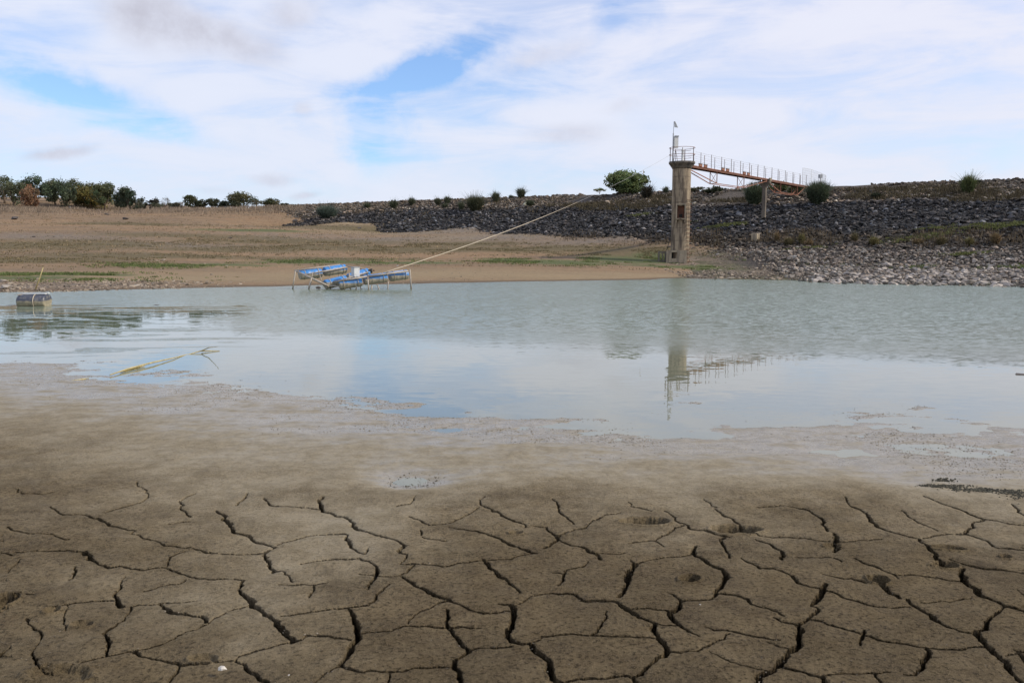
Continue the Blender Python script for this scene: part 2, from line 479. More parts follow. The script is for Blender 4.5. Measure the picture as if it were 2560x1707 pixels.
M['bark'] = m_plain('bark', (0.11, 0.08, 0.055), 0.95, 0, 0.35, 4.0, bump=0.5)

# drums: coloured skin above, mud coated belly (height in the drum's own space)
def m_drum(name, top, belly, low):
    m, n, b = mat(name)
    p = objc(n); z = n.sep(p)[2]
    zz = n.math('ADD', z, n.math('MULTIPLY', n.math('SUBTRACT', n.noise(p, 5, 5), 0.5), 0.09))
    c = n.mix(n.ramp(n.noise(p, 9, 6, 0.7), 0.35, 0.75), c4(*top), c4(*[q * 0.75 + 0.03 for q in top]))
    c = n.mix(n.ramp(n.noise(p, 6, 7, 0.75), 0.50, 0.66, 0.0, 0.55), c, c4(0.33, 0.30, 0.25))
    bel = n.mix(n.ramp(n.noise(p, 14, 6, 0.7), 0.35, 0.7), c4(*belly), c4(*[q * 0.6 for q in belly]))
    c = n.mix(n.ramp(zz, low + 0.02, low - 0.03), c, bel)
    n.put(b.inputs['Base Color'], c); b.inputs['Roughness'].default_value = 0.42
    return m
M['drum_blue'] = m_drum('blue_plastic_drum', (0.040, 0.235, 0.58), (0.40, 0.355, 0.27), 0.02)
M['drum_dark'] = m_drum('black_plastic_drum', (0.055, 0.06, 0.085), (0.36, 0.31, 0.21), 0.03)

def m_vcol(name, rough=0.9, nscale=8.0, namp=0.35, bump=0.0, trans=0.0, spec=0.3):
    m, n, b = mat(name)
    a = n.add('ShaderNodeAttribute'); a.attribute_name = 'Col'
    p = pos(n)
    v = n.ramp(n.noise(p, nscale, 5, 0.6), 0.25, 0.75, 1 - namp, 1 + namp)
    c = n.mix(1.0, a.outputs['Color'], n.comb(v, v, v), 'MULTIPLY')
    n.put(b.inputs['Base Color'], c); b.inputs['Roughness'].default_value = rough
    b.inputs['Specular IOR Level'].default_value = spec
    if bump: n.put(b.inputs['Normal'], n.bump(n.noise(p, nscale * 2, 6, 0.7), bump, 0.03))
    if trans:
        out = [q for q in n.n if q.type == 'OUTPUT_MATERIAL'][0]
        t = n.add('ShaderNodeBsdfTranslucent'); n.put(t.inputs[0], c)
        mx = n.add('ShaderNodeMixShader'); mx.inputs[0].default_value = trans
        n.l.new(b.outputs[0], mx.inputs[1]); n.l.new(t.outputs[0], mx.inputs[2]); n.l.new(mx.outputs[0], out.inputs[0])
    return m
M['rock'] = m_vcol('riprap_rock', 0.92, 5.0, 0.30, 0.6)
M['leaf'] = m_vcol('leaves', 0.7, 3.0, 0.25, 0.0, 0.30)

# mud
def make_mud():
    m, n, b = mat('cracked_mud')
    p = pos(n); la = n.add('ShaderNodeAttribute'); la.attribute_name = 'level'; z = la.outputs['Fac']
    big = n.noise(p, 0.8, 5, 0.6); mid = n.noise(p, 9.0, 6, 0.65); fine = n.noise(p, 48.0, 6, 0.75); grit = n.noise(p, 190.0, 3, 0.7)
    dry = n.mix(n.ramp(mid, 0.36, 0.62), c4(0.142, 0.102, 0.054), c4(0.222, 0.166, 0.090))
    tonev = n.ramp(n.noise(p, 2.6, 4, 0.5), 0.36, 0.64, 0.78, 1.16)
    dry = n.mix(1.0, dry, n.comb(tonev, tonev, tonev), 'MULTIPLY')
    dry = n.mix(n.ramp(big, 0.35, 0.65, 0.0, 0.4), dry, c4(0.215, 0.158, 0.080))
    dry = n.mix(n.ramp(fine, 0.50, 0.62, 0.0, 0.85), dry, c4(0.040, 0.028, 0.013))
    dry = n.mix(n.ramp(fine, 0.46, 0.34, 0.0, 0.6), dry, c4(0.30, 0.22, 0.12))
    dry = n.mix(n.ramp(grit, 0.55, 0.66, 0.0, 0.75), dry, c4(0.34, 0.255, 0.15))
    silt_sheen = n.mix(n.ramp(mid, 0.36, 0.62), c4(0.225, 0.187, 0.122), c4(0.285, 0.240, 0.163))  # pale silt, lightened further so the colour carries the margin's sky sheen
    silt_sheen = n.mix(n.ramp(fine, 0.52, 0.66, 0.0, 0.6), silt_sheen, c4(0.13, 0.098, 0.058))
    zn = n.math('ADD', z, n.math('MULTIPLY', n.math('SUBTRACT', n.noise(p, 1.4, 6, 0.65), 0.5), 0.030))
    wet = n.ramp(zn, 0.062, 0.028)
    c = n.mix(wet, dry, silt_sheen)
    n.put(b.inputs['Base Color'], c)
    film = n.math('MULTIPLY', n.ramp(zn, 0.046, 0.010), n.ramp(n.noise(n.mapping(p, scale=(1.0, 2.2, 1)), 2.5, 6, 0.65), 0.34, 0.56, 0.45, 1.0))
    r0 = n.ramp(n.noise(p, 6.0, 4), 0.35, 0.65, 0.75, 0.95)
    ro = n.add('ShaderNodeMix', data_type='FLOAT'); n.put(ro.inputs[0], film); n.put(ro.inputs[2], r0); ro.inputs[3].default_value = 0.17
    n.put(b.inputs['Roughness'], ro.outputs[0])
    n.put(b.inputs['Specular IOR Level'], n.ramp(film, 0.1, 0.9, 0.12, 0.95))
    hgt = n.math('ADD', n.math('MULTIPLY', fine, 1.6), n.math('MULTIPLY', grit, 0.5))
    st = n.add('ShaderNodeMix', data_type='FLOAT'); n.put(st.inputs[0], wet); st.inputs[2].default_value = 1.0; st.inputs[3].default_value = 0.14
    n.put(b.inputs['Normal'], n.bump(hgt, st.outputs[0], 0.030))
    return m
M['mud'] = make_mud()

# water
def make_water():
    m, n, b = mat('lake_water')
    p = pos(n); x, y, z = n.sep(p)[:3]
    # wind-rippled outer lake, calm near margin
    edge = n.math('ADD', y, n.math('ADD', n.math('MULTIPLY', x, 0.26), n.math('MULTIPLY', n.noise(n.mapping(p, scale=(0.10, 0.35, 1)), 1.0, 5, 0.6), 5.0)))
    rip = n.math('ADD', n.math('MULTIPLY', n.math('POWER', n.ramp(edge, 14.9, 29.0, 0.0, 1.0, False), 1.7), 1.0), 0.003)
    # cat's paws: long calm streaks in the left arm
    st = n.noise(n.mapping(p, rot=(0, 0, R(9)), scale=(0.30, 1.15, 1)), 1.0, 6, 0.58, 1.6)
    leftm = n.ramp(x, -3.0, -8.5)
    band = n.ramp(n.math('ABSOLUTE', n.math('SUBTRACT', y, 20.5)), 8.5, 4.0)
    calm = n.math('MULTIPLY', n.math('MULTIPLY', leftm, band), n.ramp(st, 0.515, 0.54, 1.0, 0.0))
    paw = n.math('MULTIPLY', n.math('MULTIPLY', leftm, band), n.ramp(st, 0.515, 0.54, 0.0, 0.35))
    rip = n.math('MAXIMUM', n.math('MULTIPLY', rip, n.math('SUBTRACT', 1.0, calm)), paw)
    rip = n.math('MULTIPLY', rip, n.math('SUBTRACT', 1.0, n.math('MULTIPLY', n.math('MULTIPLY', leftm, 0.93), n.ramp(y, 31.0, 27.0, 0.0, 0.0))))
    def colnoise(vec, scale, detail, rough):
        q_ = n.add('ShaderNodeTexNoise'); n.put(q_.inputs['Vector'], vec); q_.inputs['Scale'].default_value = scale
        q_.inputs['Detail'].default_value = detail; q_.inputs['Roughness'].default_value = rough
        return n.vmath('SUBTRACT', q_.outputs['Color'], (0.5, 0.5, 0.5))
    w1 = colnoise(n.mapping(p, rot=(0, 0, R(12)), scale=(4.0, 6.5, 1)), 1.0, 3, 0.6)
    w2 = colnoise(n.mapping(p, rot=(0, 0, R(-18)), scale=(11.0, 17.0, 1)), 1.0, 2, 0.5)
    w0 = n.math('MULTIPLY_ADD', n.noise(n.mapping(p, rot=(0, 0, R(5)), scale=(0.12, 0.5, 1)), 1.0, 4, 0.6), 1.2, 0.4)
    sl = n.vmath('ADD', n.vmath('MULTIPLY', w1, (0.36, 0.80, 0.0)), n.vmath('MULTIPLY', w2, (0.55, 1.10, 0.0)))
    sl = n.vmath('MULTIPLY', sl, n.comb(w0, w0, 0.0))
    calmsl = n.vmath('MULTIPLY', colnoise(n.mapping(p, scale=(3.0, 7.0, 1)), 1.0, 3, 0.6), (0.010, 0.030, 0.0))
    rv = n.comb(rip, rip, 0.0)
    nn = n.vmath('NORMALIZE', n.vmath('ADD', n.vmath('ADD', n.vmath('MULTIPLY', sl, rv), calmsl), (0.0, 0.0, 1.0)))
    n.put(b.inputs['Normal'], nn)
    n.put(b.inputs['Base Color'], n.mix(n.ramp(n.math('ADD', y, n.math('MULTIPLY', n.noise(p, 0.3, 4), 8.0)), 12.0, 26.0), c4(0.200, 0.200, 0.135), c4(0.170, 0.208, 0.145)))
    b.inputs['IOR'].default_value = 1.333; n.put(b.inputs['Roughness'], n.ramp(rip, 0.0, 0.10, 0.012, 0.20))
    b.inputs['Specular IOR Level'].default_value = 0.9
    return m
M['water'] = make_water()

# hillside
def make_hill():
    m, n, b = mat('dry_hillside')
    p = pos(n)
    def at_(nm):
        a = n.add('ShaderNodeAttribute'); a.attribute_name = nm; return a.outputs['Fac']
    n1 = n.noise(n.mapping(p, scale=(0.05, 0.22, 0.3)), 1.0, 8, 0.62)
    n2 = n.noise(n.mapping(p, scale=(0.5, 1.6, 1.0)), 1.0, 8, 0.7)
    n3 = n.noise(p, 3.5, 7, 0.72)
    c = n.mix(n.ramp(n1, 0.40, 0.60), c4(0.275, 0.172, 0.094), c4(0.190, 0.128, 0.078))
    c = n.mix(n.ramp(n2, 0.35, 0.7, 0.0, 0.7), c, c4(0.29, 0.208, 0.120))
    c = n.mix(n.ramp(n3, 0.50, 0.66, 0.0, 0.8), c, c4(0.105, 0.073, 0.048))
    ng = n.math('ADD', n.math('MULTIPLY_ADD', n2, 0.9, n.math('MULTIPLY', n1, 0.6)), n.math('MULTIPLY', n.math('SUBTRACT', n3, 0.5), 1.3))
    sand = n.mix(n.ramp(n3, 0.3, 0.7), c4(0.32, 0.238, 0.138), c4(0.26, 0.19, 0.108))
    c = n.mix(n.math('MULTIPLY', at_('sand'), n.ramp(ng, 0.4, 0.9, 0.8, 1.0)), c, sand)
    grav = n.mix(n.ramp(n3, 0.35, 0.65), c4(0.25, 0.205, 0.155), c4(0.14, 0.112, 0.09))
    c = n.mix(n.math('MULTIPLY', at_('gravel'), n.ramp(ng, 0.5, 0.85)), c, grav)
    ol = n.mix(n.ramp(n3, 0.3, 0.7), c4(0.105, 0.085, 0.040), c4(0.150, 0.118, 0.060))
    c = n.mix(n.ramp(n.math('ADD', n.math('MULTIPLY', at_('olive'), 1.1), n.math('SUBTRACT', ng, 1.05)), 0.12, 0.60, 0, 0.85), c, ol)
    gr = n.mix(n.ramp(n3, 0.3, 0.7), c4(0.080, 0.098, 0.034), c4(0.125, 0.135, 0.055))
    c = n.mix(n.ramp(n.math('ADD', n.math('MULTIPLY', at_('green'), 1.1), n.math('SUBTRACT', ng, 1.15)), 0.15, 0.5, 0, 0.95), c, gr)
    zz = n.sep(p)[2]
    c = n.mix(n.ramp(n.math('ADD', zz, n.math('MULTIPLY', n3, 0.06)), 0.10, 0.04), c, c4(0.14, 0.10, 0.065))
    n.put(b.inputs['Base Color'], c); b.inputs['Roughness'].default_value = 0.95
    b.inputs['Specular IOR Level'].default_value = 0.2
    n.put(b.inputs['Normal'], n.bump(n.math('ADD', n3, n.math('MULTIPLY', n2, 1.5)), 0.7, 0.12))
    return m
M['hill'] = make_hill()
def make_damsoil():
    m, n, b = mat('embankment_soil')
    a = n.add('ShaderNodeAttribute'); a.attribute_name = 'Col'
    p = pos(n)
    v = n.noise(p, 4.0, 7, 0.75)
    c = n.mix(1.0, a.outputs['Color'], n.mix(n.ramp(v, 0.3, 0.7), c4(0.35, 0.35, 0.35), c4(1.25, 1.2, 1.15)), 'MULTIPLY')
    n.put(b.inputs['Base Color'], c); b.inputs['Roughness'].default_value = 0.95
    n.put(b.inputs['Normal'], n.bump(v, 1.0, 0.25))
    return m
M['damsoil'] = make_damsoil()

# ------------------------------------------------------------------ ground sheet
def axis(brks):
    out = []
    for a, b, st in brks: out += list(np.arange(a, b, st))
    out.append(brks[-1][1]); return np.array(out)
gx = axis([(-3000, -600, 200), (-600, -150, 25), (-150, -70, 2.0), (-70, 40, 0.40), (40, 80, 1.5), (80, 400, 20), (400, 3000, 200)])
gy = axis([(-600, -60, 60), (-60, 0, 6), (0, 28, 0.7), (28, 75, 0.30), (75, 150, 0.55), (150, 220, 2.5), (220, 600, 25), (600, 4000, 250)])
GX, GY = np.meshgrid(gx, gy)
GZ = ground_z(np.clip(GX, -420, 420), np.clip(GY, -70, 750))
def wblob(px, py, rx, ry, Y=None):
    """a patch of ground cover centred where this spot of the hillside lies; rx, ry metres"""
    q = hit(px, py)
    if q is None: q = at(px, py, 100)
    return np.exp(-(((GX - q.x) / rx) ** 2 + ((GY - q.y) / ry) ** 2))
green = np.zeros_like(GX); olive = np.zeros_like(GX); grav = np.zeros_like(GX); sand = np.zeros_like(GX)
for a in [(60, 694, 4.0, 2.4), (170, 686, 3.6, 2.0), (-150, 690, 5, 3), (285, 688, 1.6, 0.7), (400, 664, 5, 2.5), (800, 655, 8, 2.5), (560, 662, 5, 2), (1270, 650, 3, 2.5),
          (1400, 655, 5, 3.5), (1560, 650, 5, 4), (1640, 640, 3, 4), (1700, 668, 6, 1.5), (1780, 665, 4, 1.4), (620, 575, 10, 3), (1020, 657, 6, 1.5)]:
    green = np.maximum(green, 0.95 * wblob(*a))
for a in [(120, 612, 16, 8), (100, 650, 9, 5), (350, 640, 12, 5), (700, 605, 16, 5), (820, 620, 14, 5), (1000, 625, 14, 6), (1150, 612, 8, 4), (1350, 625, 10, 5),
          (560, 625, 12, 4), (480, 590, 14, 4), (800, 648, 12, 3), (1560, 630, 9, 6), (940, 575, 14, 4), (300, 560, 12, 3)]:
    olive = np.maximum(olive, 0.9 * wblob(*a))
for a in [(430, 612, 14, 5), (150, 590, 12, 4), (700, 590, 10, 4), (40, 716, 5, 2.4), (200, 712, 5, 2.0), (-150, 720, 6, 3), (1300, 590, 10, 5), (1500, 600, 8, 5), (1800, 640, 6, 6), (1250, 565, 12, 4), (950, 600, 8, 4)]:
    grav = np.maximum(grav, wblob(*a))
for a in [(500, 695, 9, 3.0), (800, 690, 12, 3.5), (1100, 685, 12, 4.5), (1400, 690, 10, 3.5), (1650, 690, 10, 2.2), (1800, 692, 6, 2), (1100, 570, 14, 5), (900, 556, 12, 4), (1300, 588, 12, 3)]:
    sand = np.maximum(sand, wblob(*a))
g_ = raw_mesh('ground', np.stack([GX, GY, GZ], -1).reshape(-1, 3), grid_faces(*GX.shape), np.full((GX.shape[0] - 1) * (GX.shape[1] - 1), 4), [M['hill'], M['mud']], smooth=True,
              attrs=dict(green=green.ravel(), olive=olive.ravel(), gravel=grav.ravel(), sand=sand.ravel(), level=GZ.ravel()),
              mat_idx=np.repeat((gy[:-1] < 19).astype(int), len(gx) - 1))
tag(g_, 'dry brown hillside and lake bed', kind='structure')

# ------------------------------------------------------------------ embankment of the dam
st_ = axis([(-60, -6, 6), (-6, 50, 0.5), (50, 80, 5)])
tt = axis([(-220, -40, 12), (-40, 92, 0.7)])
ST, TT = np.meshgrid(st_, tt)
DX = CA[0] + TD[0] * TT + ND[0] * ST; DY = CA[1] + TD[1] * TT + ND[1] * ST
DZ = dam_z(DX, DY) - 0.05
inn = (ST > -3) & (ST < 46)
DZ = DZ + np.where(inn, 0.16 * (vnoise(DX, DY, 0.6, 21, 3) - 0.5) * np.clip((46 - ST) / 20, 0, 1) + 0.10 * (vnoise(DX, DY, 1.7, 22, 2) - 0.5) * np.clip((47 - ST) / 6, 0, 1), 0)
# the toe dives under the hillside on the left
def zone_color(s, t, nz):
    """base tint of the face by distance below the crest"""
    c = np.zeros(s.shape + (3,))
    crest = np.array((0.165, 0.135, 0.105)); dark = np.array((0.058, 0.055, 0.054)); weed = np.array((0.075, 0.058, 0.038)); pale = np.array((0.105, 0.085, 0.068))
    s2 = s + 3.0 * (nz - 0.5)
    lim = 5.5 + np.clip((60 - t) / 60, 0, 1) * 2.5
    a = sstep(s2, lim - 0.8, lim + 0.8) * (1 - 0.75 * sstep(t + 10 * (nz - 0.5), 74, 84)); b_ = sstep(s2, 17.5, 19.5); c_ = sstep(s2, 22.0, 23.5)
    for k in range(3):
        v = crest[k] * (1 - a) + dark[k] * a
        v = v * (1 - 0.6 * b_) + weed[k] * 0.6 * b_
        c[..., k] = v * (1 - c_) + pale[k] * c_
    return c
dcol = zone_color(ST, TT, vnoise(DX, DY, 0.25, 23, 3)) * 0.7  # soil tint darkened to paint the shade in the gaps between stones
_pxx = 1280 + F * DX / np.maximum(DY, 5); _lim = 1760 + np.clip((ST - 22) / 22, 0, 1) * 270 + 120 * (vnoise(DX, DY, 0.3, 62, 3) - 0.5)
_bare = sstep(_pxx, _lim + 40, _lim - 40) * sstep(ST, 22.0, 24.0)
_soil = np.where((vnoise(DX, DY, 0.45, 63, 3) > 0.52)[..., None], np.array((0.21, 0.165, 0.11)), np.array((0.15, 0.135, 0.07)))
dcol = dcol * (1 - _bare[..., None]) + _soil * _bare[..., None]
dm = raw_mesh('dam_embankment', np.stack([DX, DY, DZ], -1).reshape(-1, 3), grid_faces(*ST.shape)[:], np.full((ST.shape[0] - 1) * (ST.shape[1] - 1), 4), [M['damsoil']], smooth=True, color=dcol.reshape(-1, 3))
tag(dm, 'long earth dam embankment faced with stone', kind='structure')

# ------------------------------------------------------------------ water sheet
wm = MB(); 
wv_ = [(-400, 5.62), (400, 5.62), (400, 80), (-400, 80)]
me = bpy.data.meshes.new('water'); me.from_pydata([(x, y, 0.0) for x, y in wv_], [], [(0, 1, 2, 3)]); me.materials.append(M['water'])
wo_ = bpy.data.objects.new('water', me); COL.objects.link(wo_); tag(wo_, 'shallow green-grey lake water', kind='structure')

# ------------------------------------------------------------------ cracked mud foreground (real relief)
A_ = """990,210,2 1025,228,3 1045,265,4 1070,300,4 1110,318,3 1150,330,4 1165,348,3 1215,360,3 1262,376,3 1240,388,1 1215,403,3 1232,440,4 1255,487,4 1290,480,1 1330,510,2 1342,532,2
1483,148,3 1475,200,4 1480,212,3 1540,232,3 1595,245,3 1622,262,3 1635,290,4 1690,305,2 1745,322,3 1790,335,2 1835,352,3 1860,368,4 1830,390,4 1838,403,3 1870,408,2 1845,445,1 1840,455,2 1900,455,3 1960,460,2 2030,470,3 2055,470,2 2100,457,2 2150,455,2 2200,445,2 2352,440,1
1210,155,2 1250,187,2 1330,190,1 1475,205,2
820,168,2 826,200,2 855,218,2 875,240,2
826,168,1 860,145,1 900,130,1
630,80,1 632,100,1 675,120,1 680,150,1 640,178,1 560,200,1 480,225,1
80,120,1 120,140,1 200,143,1 250,130,1
230,200,1 275,228,2 330,235,1 400,238,2 435,250,3 490,270,3 500,283,3 560,295,2 620,305,2 600,320,1 660,340,2 740,360,2 800,375,2 845,385,2 880,380,1 945,403,3 1010,405,2 1090,410,1 1200,402,2 1240,385,1
35,292,2 70,310,1 130,322,1 250,325,1 315,350,2
0,408,1 30,412,2 60,425,1
60,410,1 220,402,1 340,402,2 392,402,3
392,402,4 408,432,4 440,450,3 470,462,3 500,475,3 550,468,2 605,480,3 660,485,2 760,472,2 790,485,3 850,503,2 905,518,3 960,522,2 1020,520,2 1090,522,2 1118,525,3 1110,548,4 1095,568,3 1120,592,4 1150,612,5 1155,640,5 1200,665,4 1245,700,4 1275,735,5 1310,775,5 1340,812,5 1390,798,2 1405,780,3 1450,783,3 1530,790,3 1590,798,3 1610,803,3
1600,660,3 1620,690,4 1640,740,5 1645,790,5 1615,830,5 1600,870,5 1580,900,4 1560,920,4 1600,935,4 1670,955,3 1700,945,2 1760,955,3 1850,955,3 1900,940,2 1960,940,3 2060,935,2
1290,690,1 1360,683,2 1450,670,2 1530,660,2 1600,658,3 1690,648,2 1700,640,3 1730,600,3 1775,560,2 1790,550,1
1380,450,1 1440,440,1 1520,430,2 1590,430,2 1645,425,3 1690,438,3 1730,465,3 1735,490,4 1720,520,4 1690,555,3 1690,572,2
1500,315,1 1560,313,2 1595,315,3 1605,345,4 1610,375,3 1640,395,2 1675,405,2 1690,380,2
1930,300,2 1935,322,2
1875,235,1 1920,250,2 1970,278,2 2010,275,1 2070,270,1 2130,240,1 2200,200,1
1905,145,1 1880,180,1 1820,190,1
1650,500,1 1700,505,2 1830,510,2 1870,495,2 1890,470,2 1905,458,2
1845,515,3 1890,542,4 1940,572,4 1990,600,4 2050,622,4 2100,645,3 2160,675,3 2220,690,3 2352,683,2
2060,625,3 2050,635,2 1990,655,1 1930,680,1 1890,710,1 1875,735,1
2220,440,4 2250,480,4 2290,520,4 2352,560,4 2390,595,3
2052,670,2 2058,710,4 2055,750,4 2080,775,4 2110,820,4 2155,865,4 2120,890,3 2090,905,4 2085,935,5 2110,970,5 2115,1023,5 2125,1090,5 2100,1180,4
1660,778,2 1720,770,2 1800,768,1 1850,748,2 1950,748,3 2050,757,3 2120,752,3 2210,757,2
2160,860,2 2220,850,2 2352,845,3
620,862,4 640,878,3 700,890,3 760,900,3 830,918,4 870,915,2 950,912,1 1010,902,2 1080,895,2 1130,865,2 1180,850,2 1240,838,1 1340,815,2
830,918,3 810,955,3 780,990,3 755,1023,3 720,1100,3
1085,900,3 1130,935,4 1180,965,4 1230,1000,4 1265,1023,4 1360,1080,4
1400,1060,3 1420,1023,2 1450,995,2 1510,950,2 1560,925,2
310,935,1 400,900,1 480,882,2 550,868,2 620,855,2 720,830,1 780,805,2 850,765,1 930,735,1 980,700,1 1070,660,1 1130,645,1
735,632,3 770,660,4 820,680,4 880,692,3 925,692,4 945,720,4
575,515,1 550,545,2 535,580,3 540,615,4 555,650,5
600,655,3 580,690,2 530,740,2 492,760,3 495,800,4 490,860,3 488,875,2
240,655,1 300,642,2 400,630,2 450,625,2 530,622,3
600,652,2 640,640,2 700,640,2 740,632,1 830,630,1 900,620,1
345,470,2 345,490,3 315,530,2
120,708,2 150,745,2 190,780,2 180,815,1 150,850,2 145,870,3 160,905,3 180,935,2 240,942,1
850,400,1 780,425,2 770,455,2 755,475,1
770,275,1 870,262,1
1085,185,2 1115,160,2 1135,130,1
1280,545,1 1350,548,2 1440,545,2 1500,538,1
1445,545,3 1440,575,2 1418,605,2
1270,365,1 1400,325,1 1500,315,1
2060,285,1 2140,300,2 2230,318,3 2300,345,3 2340,370,4 2375,382,3 2412,395,4 2465,412,3
2225,150,1 2205,185,2 2240,200,3 2300,235,3 2352,258,3 2410,276,2 2414,290,2
2290,647,2 2340,650,4 2355,660,5 2362,700,5 2352,740,5 2335,800,5 2352,822,5 2382,832,4 2437,832,4
1940,330,1 2050,350,1
60,600,2 110,597,1 150,597,1
35,500,1 90,440,1
1790,960,1 1785,1000,2 1770,1023,1
660,580,1 740,555,1 820,545,1 850,530,1
310,640,1 290,700,1 300,760,1"""
B_ = """0,435,1 60,420,1 110,412,1
185,160,1 210,200,2 225,225,3 255,250,2 285,275,2
100,285,1 160,292,2 185,318,3 213,332,4 180,370,3 145,390,1
213,332,1 290,300,1 335,295,2 370,260,2 420,235,1 500,220,1
213,345,2 260,370,3 320,382,3 350,405,4 385,415,4 405,440,4
390,410,2 460,415,1 520,410,1
535,175,1 590,200,2 640,215,2
700,215,1 750,245,2 800,275,2 820,298,3 880,305,2 930,320,2 1000,335,2
790,280,2 730,310,2 660,350,2 540,365,1
650,350,2 700,380,2
930,205,2 970,235,3 1020,258,3 1050,285,3 1075,310,4 1120,322,3 1180,333,2 1250,335,2 1330,340,2 1400,352,2 1490,358,2 1600,352,1 1700,345,1
975,338,4 975,380,3 990,410,3 998,435,2
845,378,3 830,415,4 870,435,4 910,465,4 960,485,5 985,515,5 970,555,4 935,590,4 915,625,3
820,420,2 740,428,1 660,440,1 590,455,2 565,460,3 545,445,2
565,460,5 545,490,5 530,540,5 515,585,4 490,615,4
350,450,1 325,475,2 250,490,1 240,510,3 235,540,3 215,558,3
190,503,1 240,508,2
30,650,1 90,610,1 160,598,2 230,600,3 280,602,3 320,630,4 400,633,4 480,637,4 500,655,5 545,685,5 580,710,4 650,735,3 760,748,1
655,740,4 648,770,5 680,815,5 710,850,5 708,880,5 660,910,4 610,955,4 550,990,4 400,998,3 220,1015,3
550,990,4 590,1023,4 640,1080,4
720,868,4 770,875,3 850,870,2 880,850,3 920,830,2 975,810,2 1000,785,2
555,670,2 620,668,2 715,680,3
720,600,1 770,625,3 772,655,4 725,690,5 735,715,5 780,755,4 820,780,3 865,800,2
780,635,3 840,632,2 905,628,3
440,680,1 430,715,2 400,755,3 365,790,3
135,798,2 250,790,3 360,793,3 480,797,3 590,803,3 650,806,2
85,832,4 100,860,5 140,890,5 175,925,5 180,970,5 190,1000,5 225,1023,5 250,1090,5
85,830,2 130,815,2 150,797,1
935,598,3 1000,605,3 1085,630,4 1100,650,3 1180,670,3 1220,685,3 1250,703,3
1205,710,2 1240,730,3 1310,742,4 1325,760,5 1325,835,5 1280,865,5 1245,910,5 1220,940,5
1315,745,4 1360,720,3 1405,680,4 1400,665,3 1375,660,2 1410,620,5 1425,590,5 1443,555,4
1055,435,2 1090,455,3 1140,480,4 1200,480,3 1250,498,3 1290,518,4 1310,545,4 1360,568,3 1430,583,3 1500,605,3 1560,630,3 1640,655,3 1740,668,2 1830,665,2
1375,720,3 1450,742,3 1530,765,3 1600,785,3 1680,815,3 1760,830,3 1850,845,3 1950,855,3 2080,855,3 2165,845,3
1620,770,3 1610,800,4 1600,840,2
1905,850,4 1912,890,5 1890,940,4 1850,975,3 1800,970,1
1240,940,4 1300,955,4 1370,975,4 1430,990,4 1440,1023,5 1460,1100,4
1430,980,2 1540,968,2 1650,963,3 1740,960,1
1665,965,3 1690,1000,4 1730,1023,4 1800,1080,4
1220,940,3 1170,970,5 1140,1010,5 1130,1023,5 1060,1090,5
905,865,1 970,900,1 1050,930,2 1130,950,2 1180,960,1
885,752,1 930,770,2 990,770,3 1060,785,3 1150,800,3 1230,810,2
1175,820,1 1220,840,2 1262,848,2
1530,150,1 1560,195,2 1610,215,3 1650,265,4 1670,285,3 1740,310,3 1830,335,3 1870,342,3 1910,375,4 1950,425,4 1975,455,5
1890,340,1 1990,322,2 2050,320,3 2085,318,4 2090,305,4 2120,290,3 2115,270,2 2170,250,3
1890,140,1 1950,165,2 2000,185,2 2060,205,3 2110,230,3 2170,250,3 2230,258,2 2352,280,2 2460,320,2
2300,180,3 2352,230,3 2440,280,3
1790,210,1 1820,240,2 1870,270,2 1960,305,1
1340,205,3 1380,225,2 1430,260,3 1445,300,3 1450,310,2
1350,210,2 1230,190,1 1130,200,1
1480,322,4 1490,355,4 1500,390,4 1480,405,3
1480,430,2 1515,450,2
1300,430,1 1400,430,1 1470,428,1
1120,345,2 1190,368,3 1240,400,4 1240,440,3
1575,432,2 1620,460,3 1700,490,3 1760,515,3 1775,530,2
1775,515,3 1850,515,3 1950,525,3 2060,545,3
1430,510,1 1500,525,3 1560,530,3 1620,548,4
1700,560,5 1740,600,5 1780,622,4
2080,485,3 2065,515,5 2085,550,5 2140,585,5 2160,615,5 2230,640,4 2265,660,4 2352,685,4 2500,720,4
1820,630,4 1850,660,4 1900,690,4 1935,720,5 2000,755,3 2060,775,3 2130,785,3
2265,662,3 2200,710,3 2180,740,4 2180,765,4 2130,772,3
2135,775,5 2160,820,5 2200,860,5 2240,895,5 2280,950,5 2330,1000,5 2352,1023,5 2420,1090,5
2270,885,2 2330,870,1 2450,850,2
2010,440,2 2080,465,3 2160,485,4 2250,490,3 2320,500,2 2480,520,2
2090,320,3 2150,340,3 2200,365,3 2240,385,3 2352,395,2
1880,645,1 1950,640,1 2050,632,1 2110,625,1
880,160,1 940,200,1"""
WPX = {1: 1.7, 2: 2.7, 3: 4.4, 4: 7.2, 5: 11.0}
cr = random.Random(5)
segs = []
for txt, x0 in ((A_, 0.0), (B_, 1280.0)):
    for line in txt.splitlines():
        pts = []
        for tok in line.split():
            a, b, c = [float(q) for q in tok.split(',')]
            gx_, gy_ = ground(x0 + a * 0.5442, 1150 + b * 0.5442, 0.072)
            pts.append((gx_, gy_, WPX[int(c)] * gy_ / F * 1.30))
        # midpoint displacement makes the run ragged
        for it in range(3):
            q = [pts[0]]
            for i in range(len(pts) - 1):
                a, b = pts[i], pts[i + 1]; L = math.hypot(b[0] - a[0], b[1] - a[1])
                if L < 0.03: q.append(b); continue
                k = cr.gauss(0, 0.075) * min(L, 0.16)
                nx, ny = -(b[1] - a[1]) / L, (b[0] - a[0]) / L
                q.append(((a[0] + b[0]) / 2 + nx * k, (a[1] + b[1]) / 2 + ny * k, (a[2] + b[2]) / 2 * cr.uniform(0.72, 1.28)))
                q.append(b)
            pts = q
        for i in range(len(pts) - 1): segs.append((*pts[i], *pts[i + 1]))

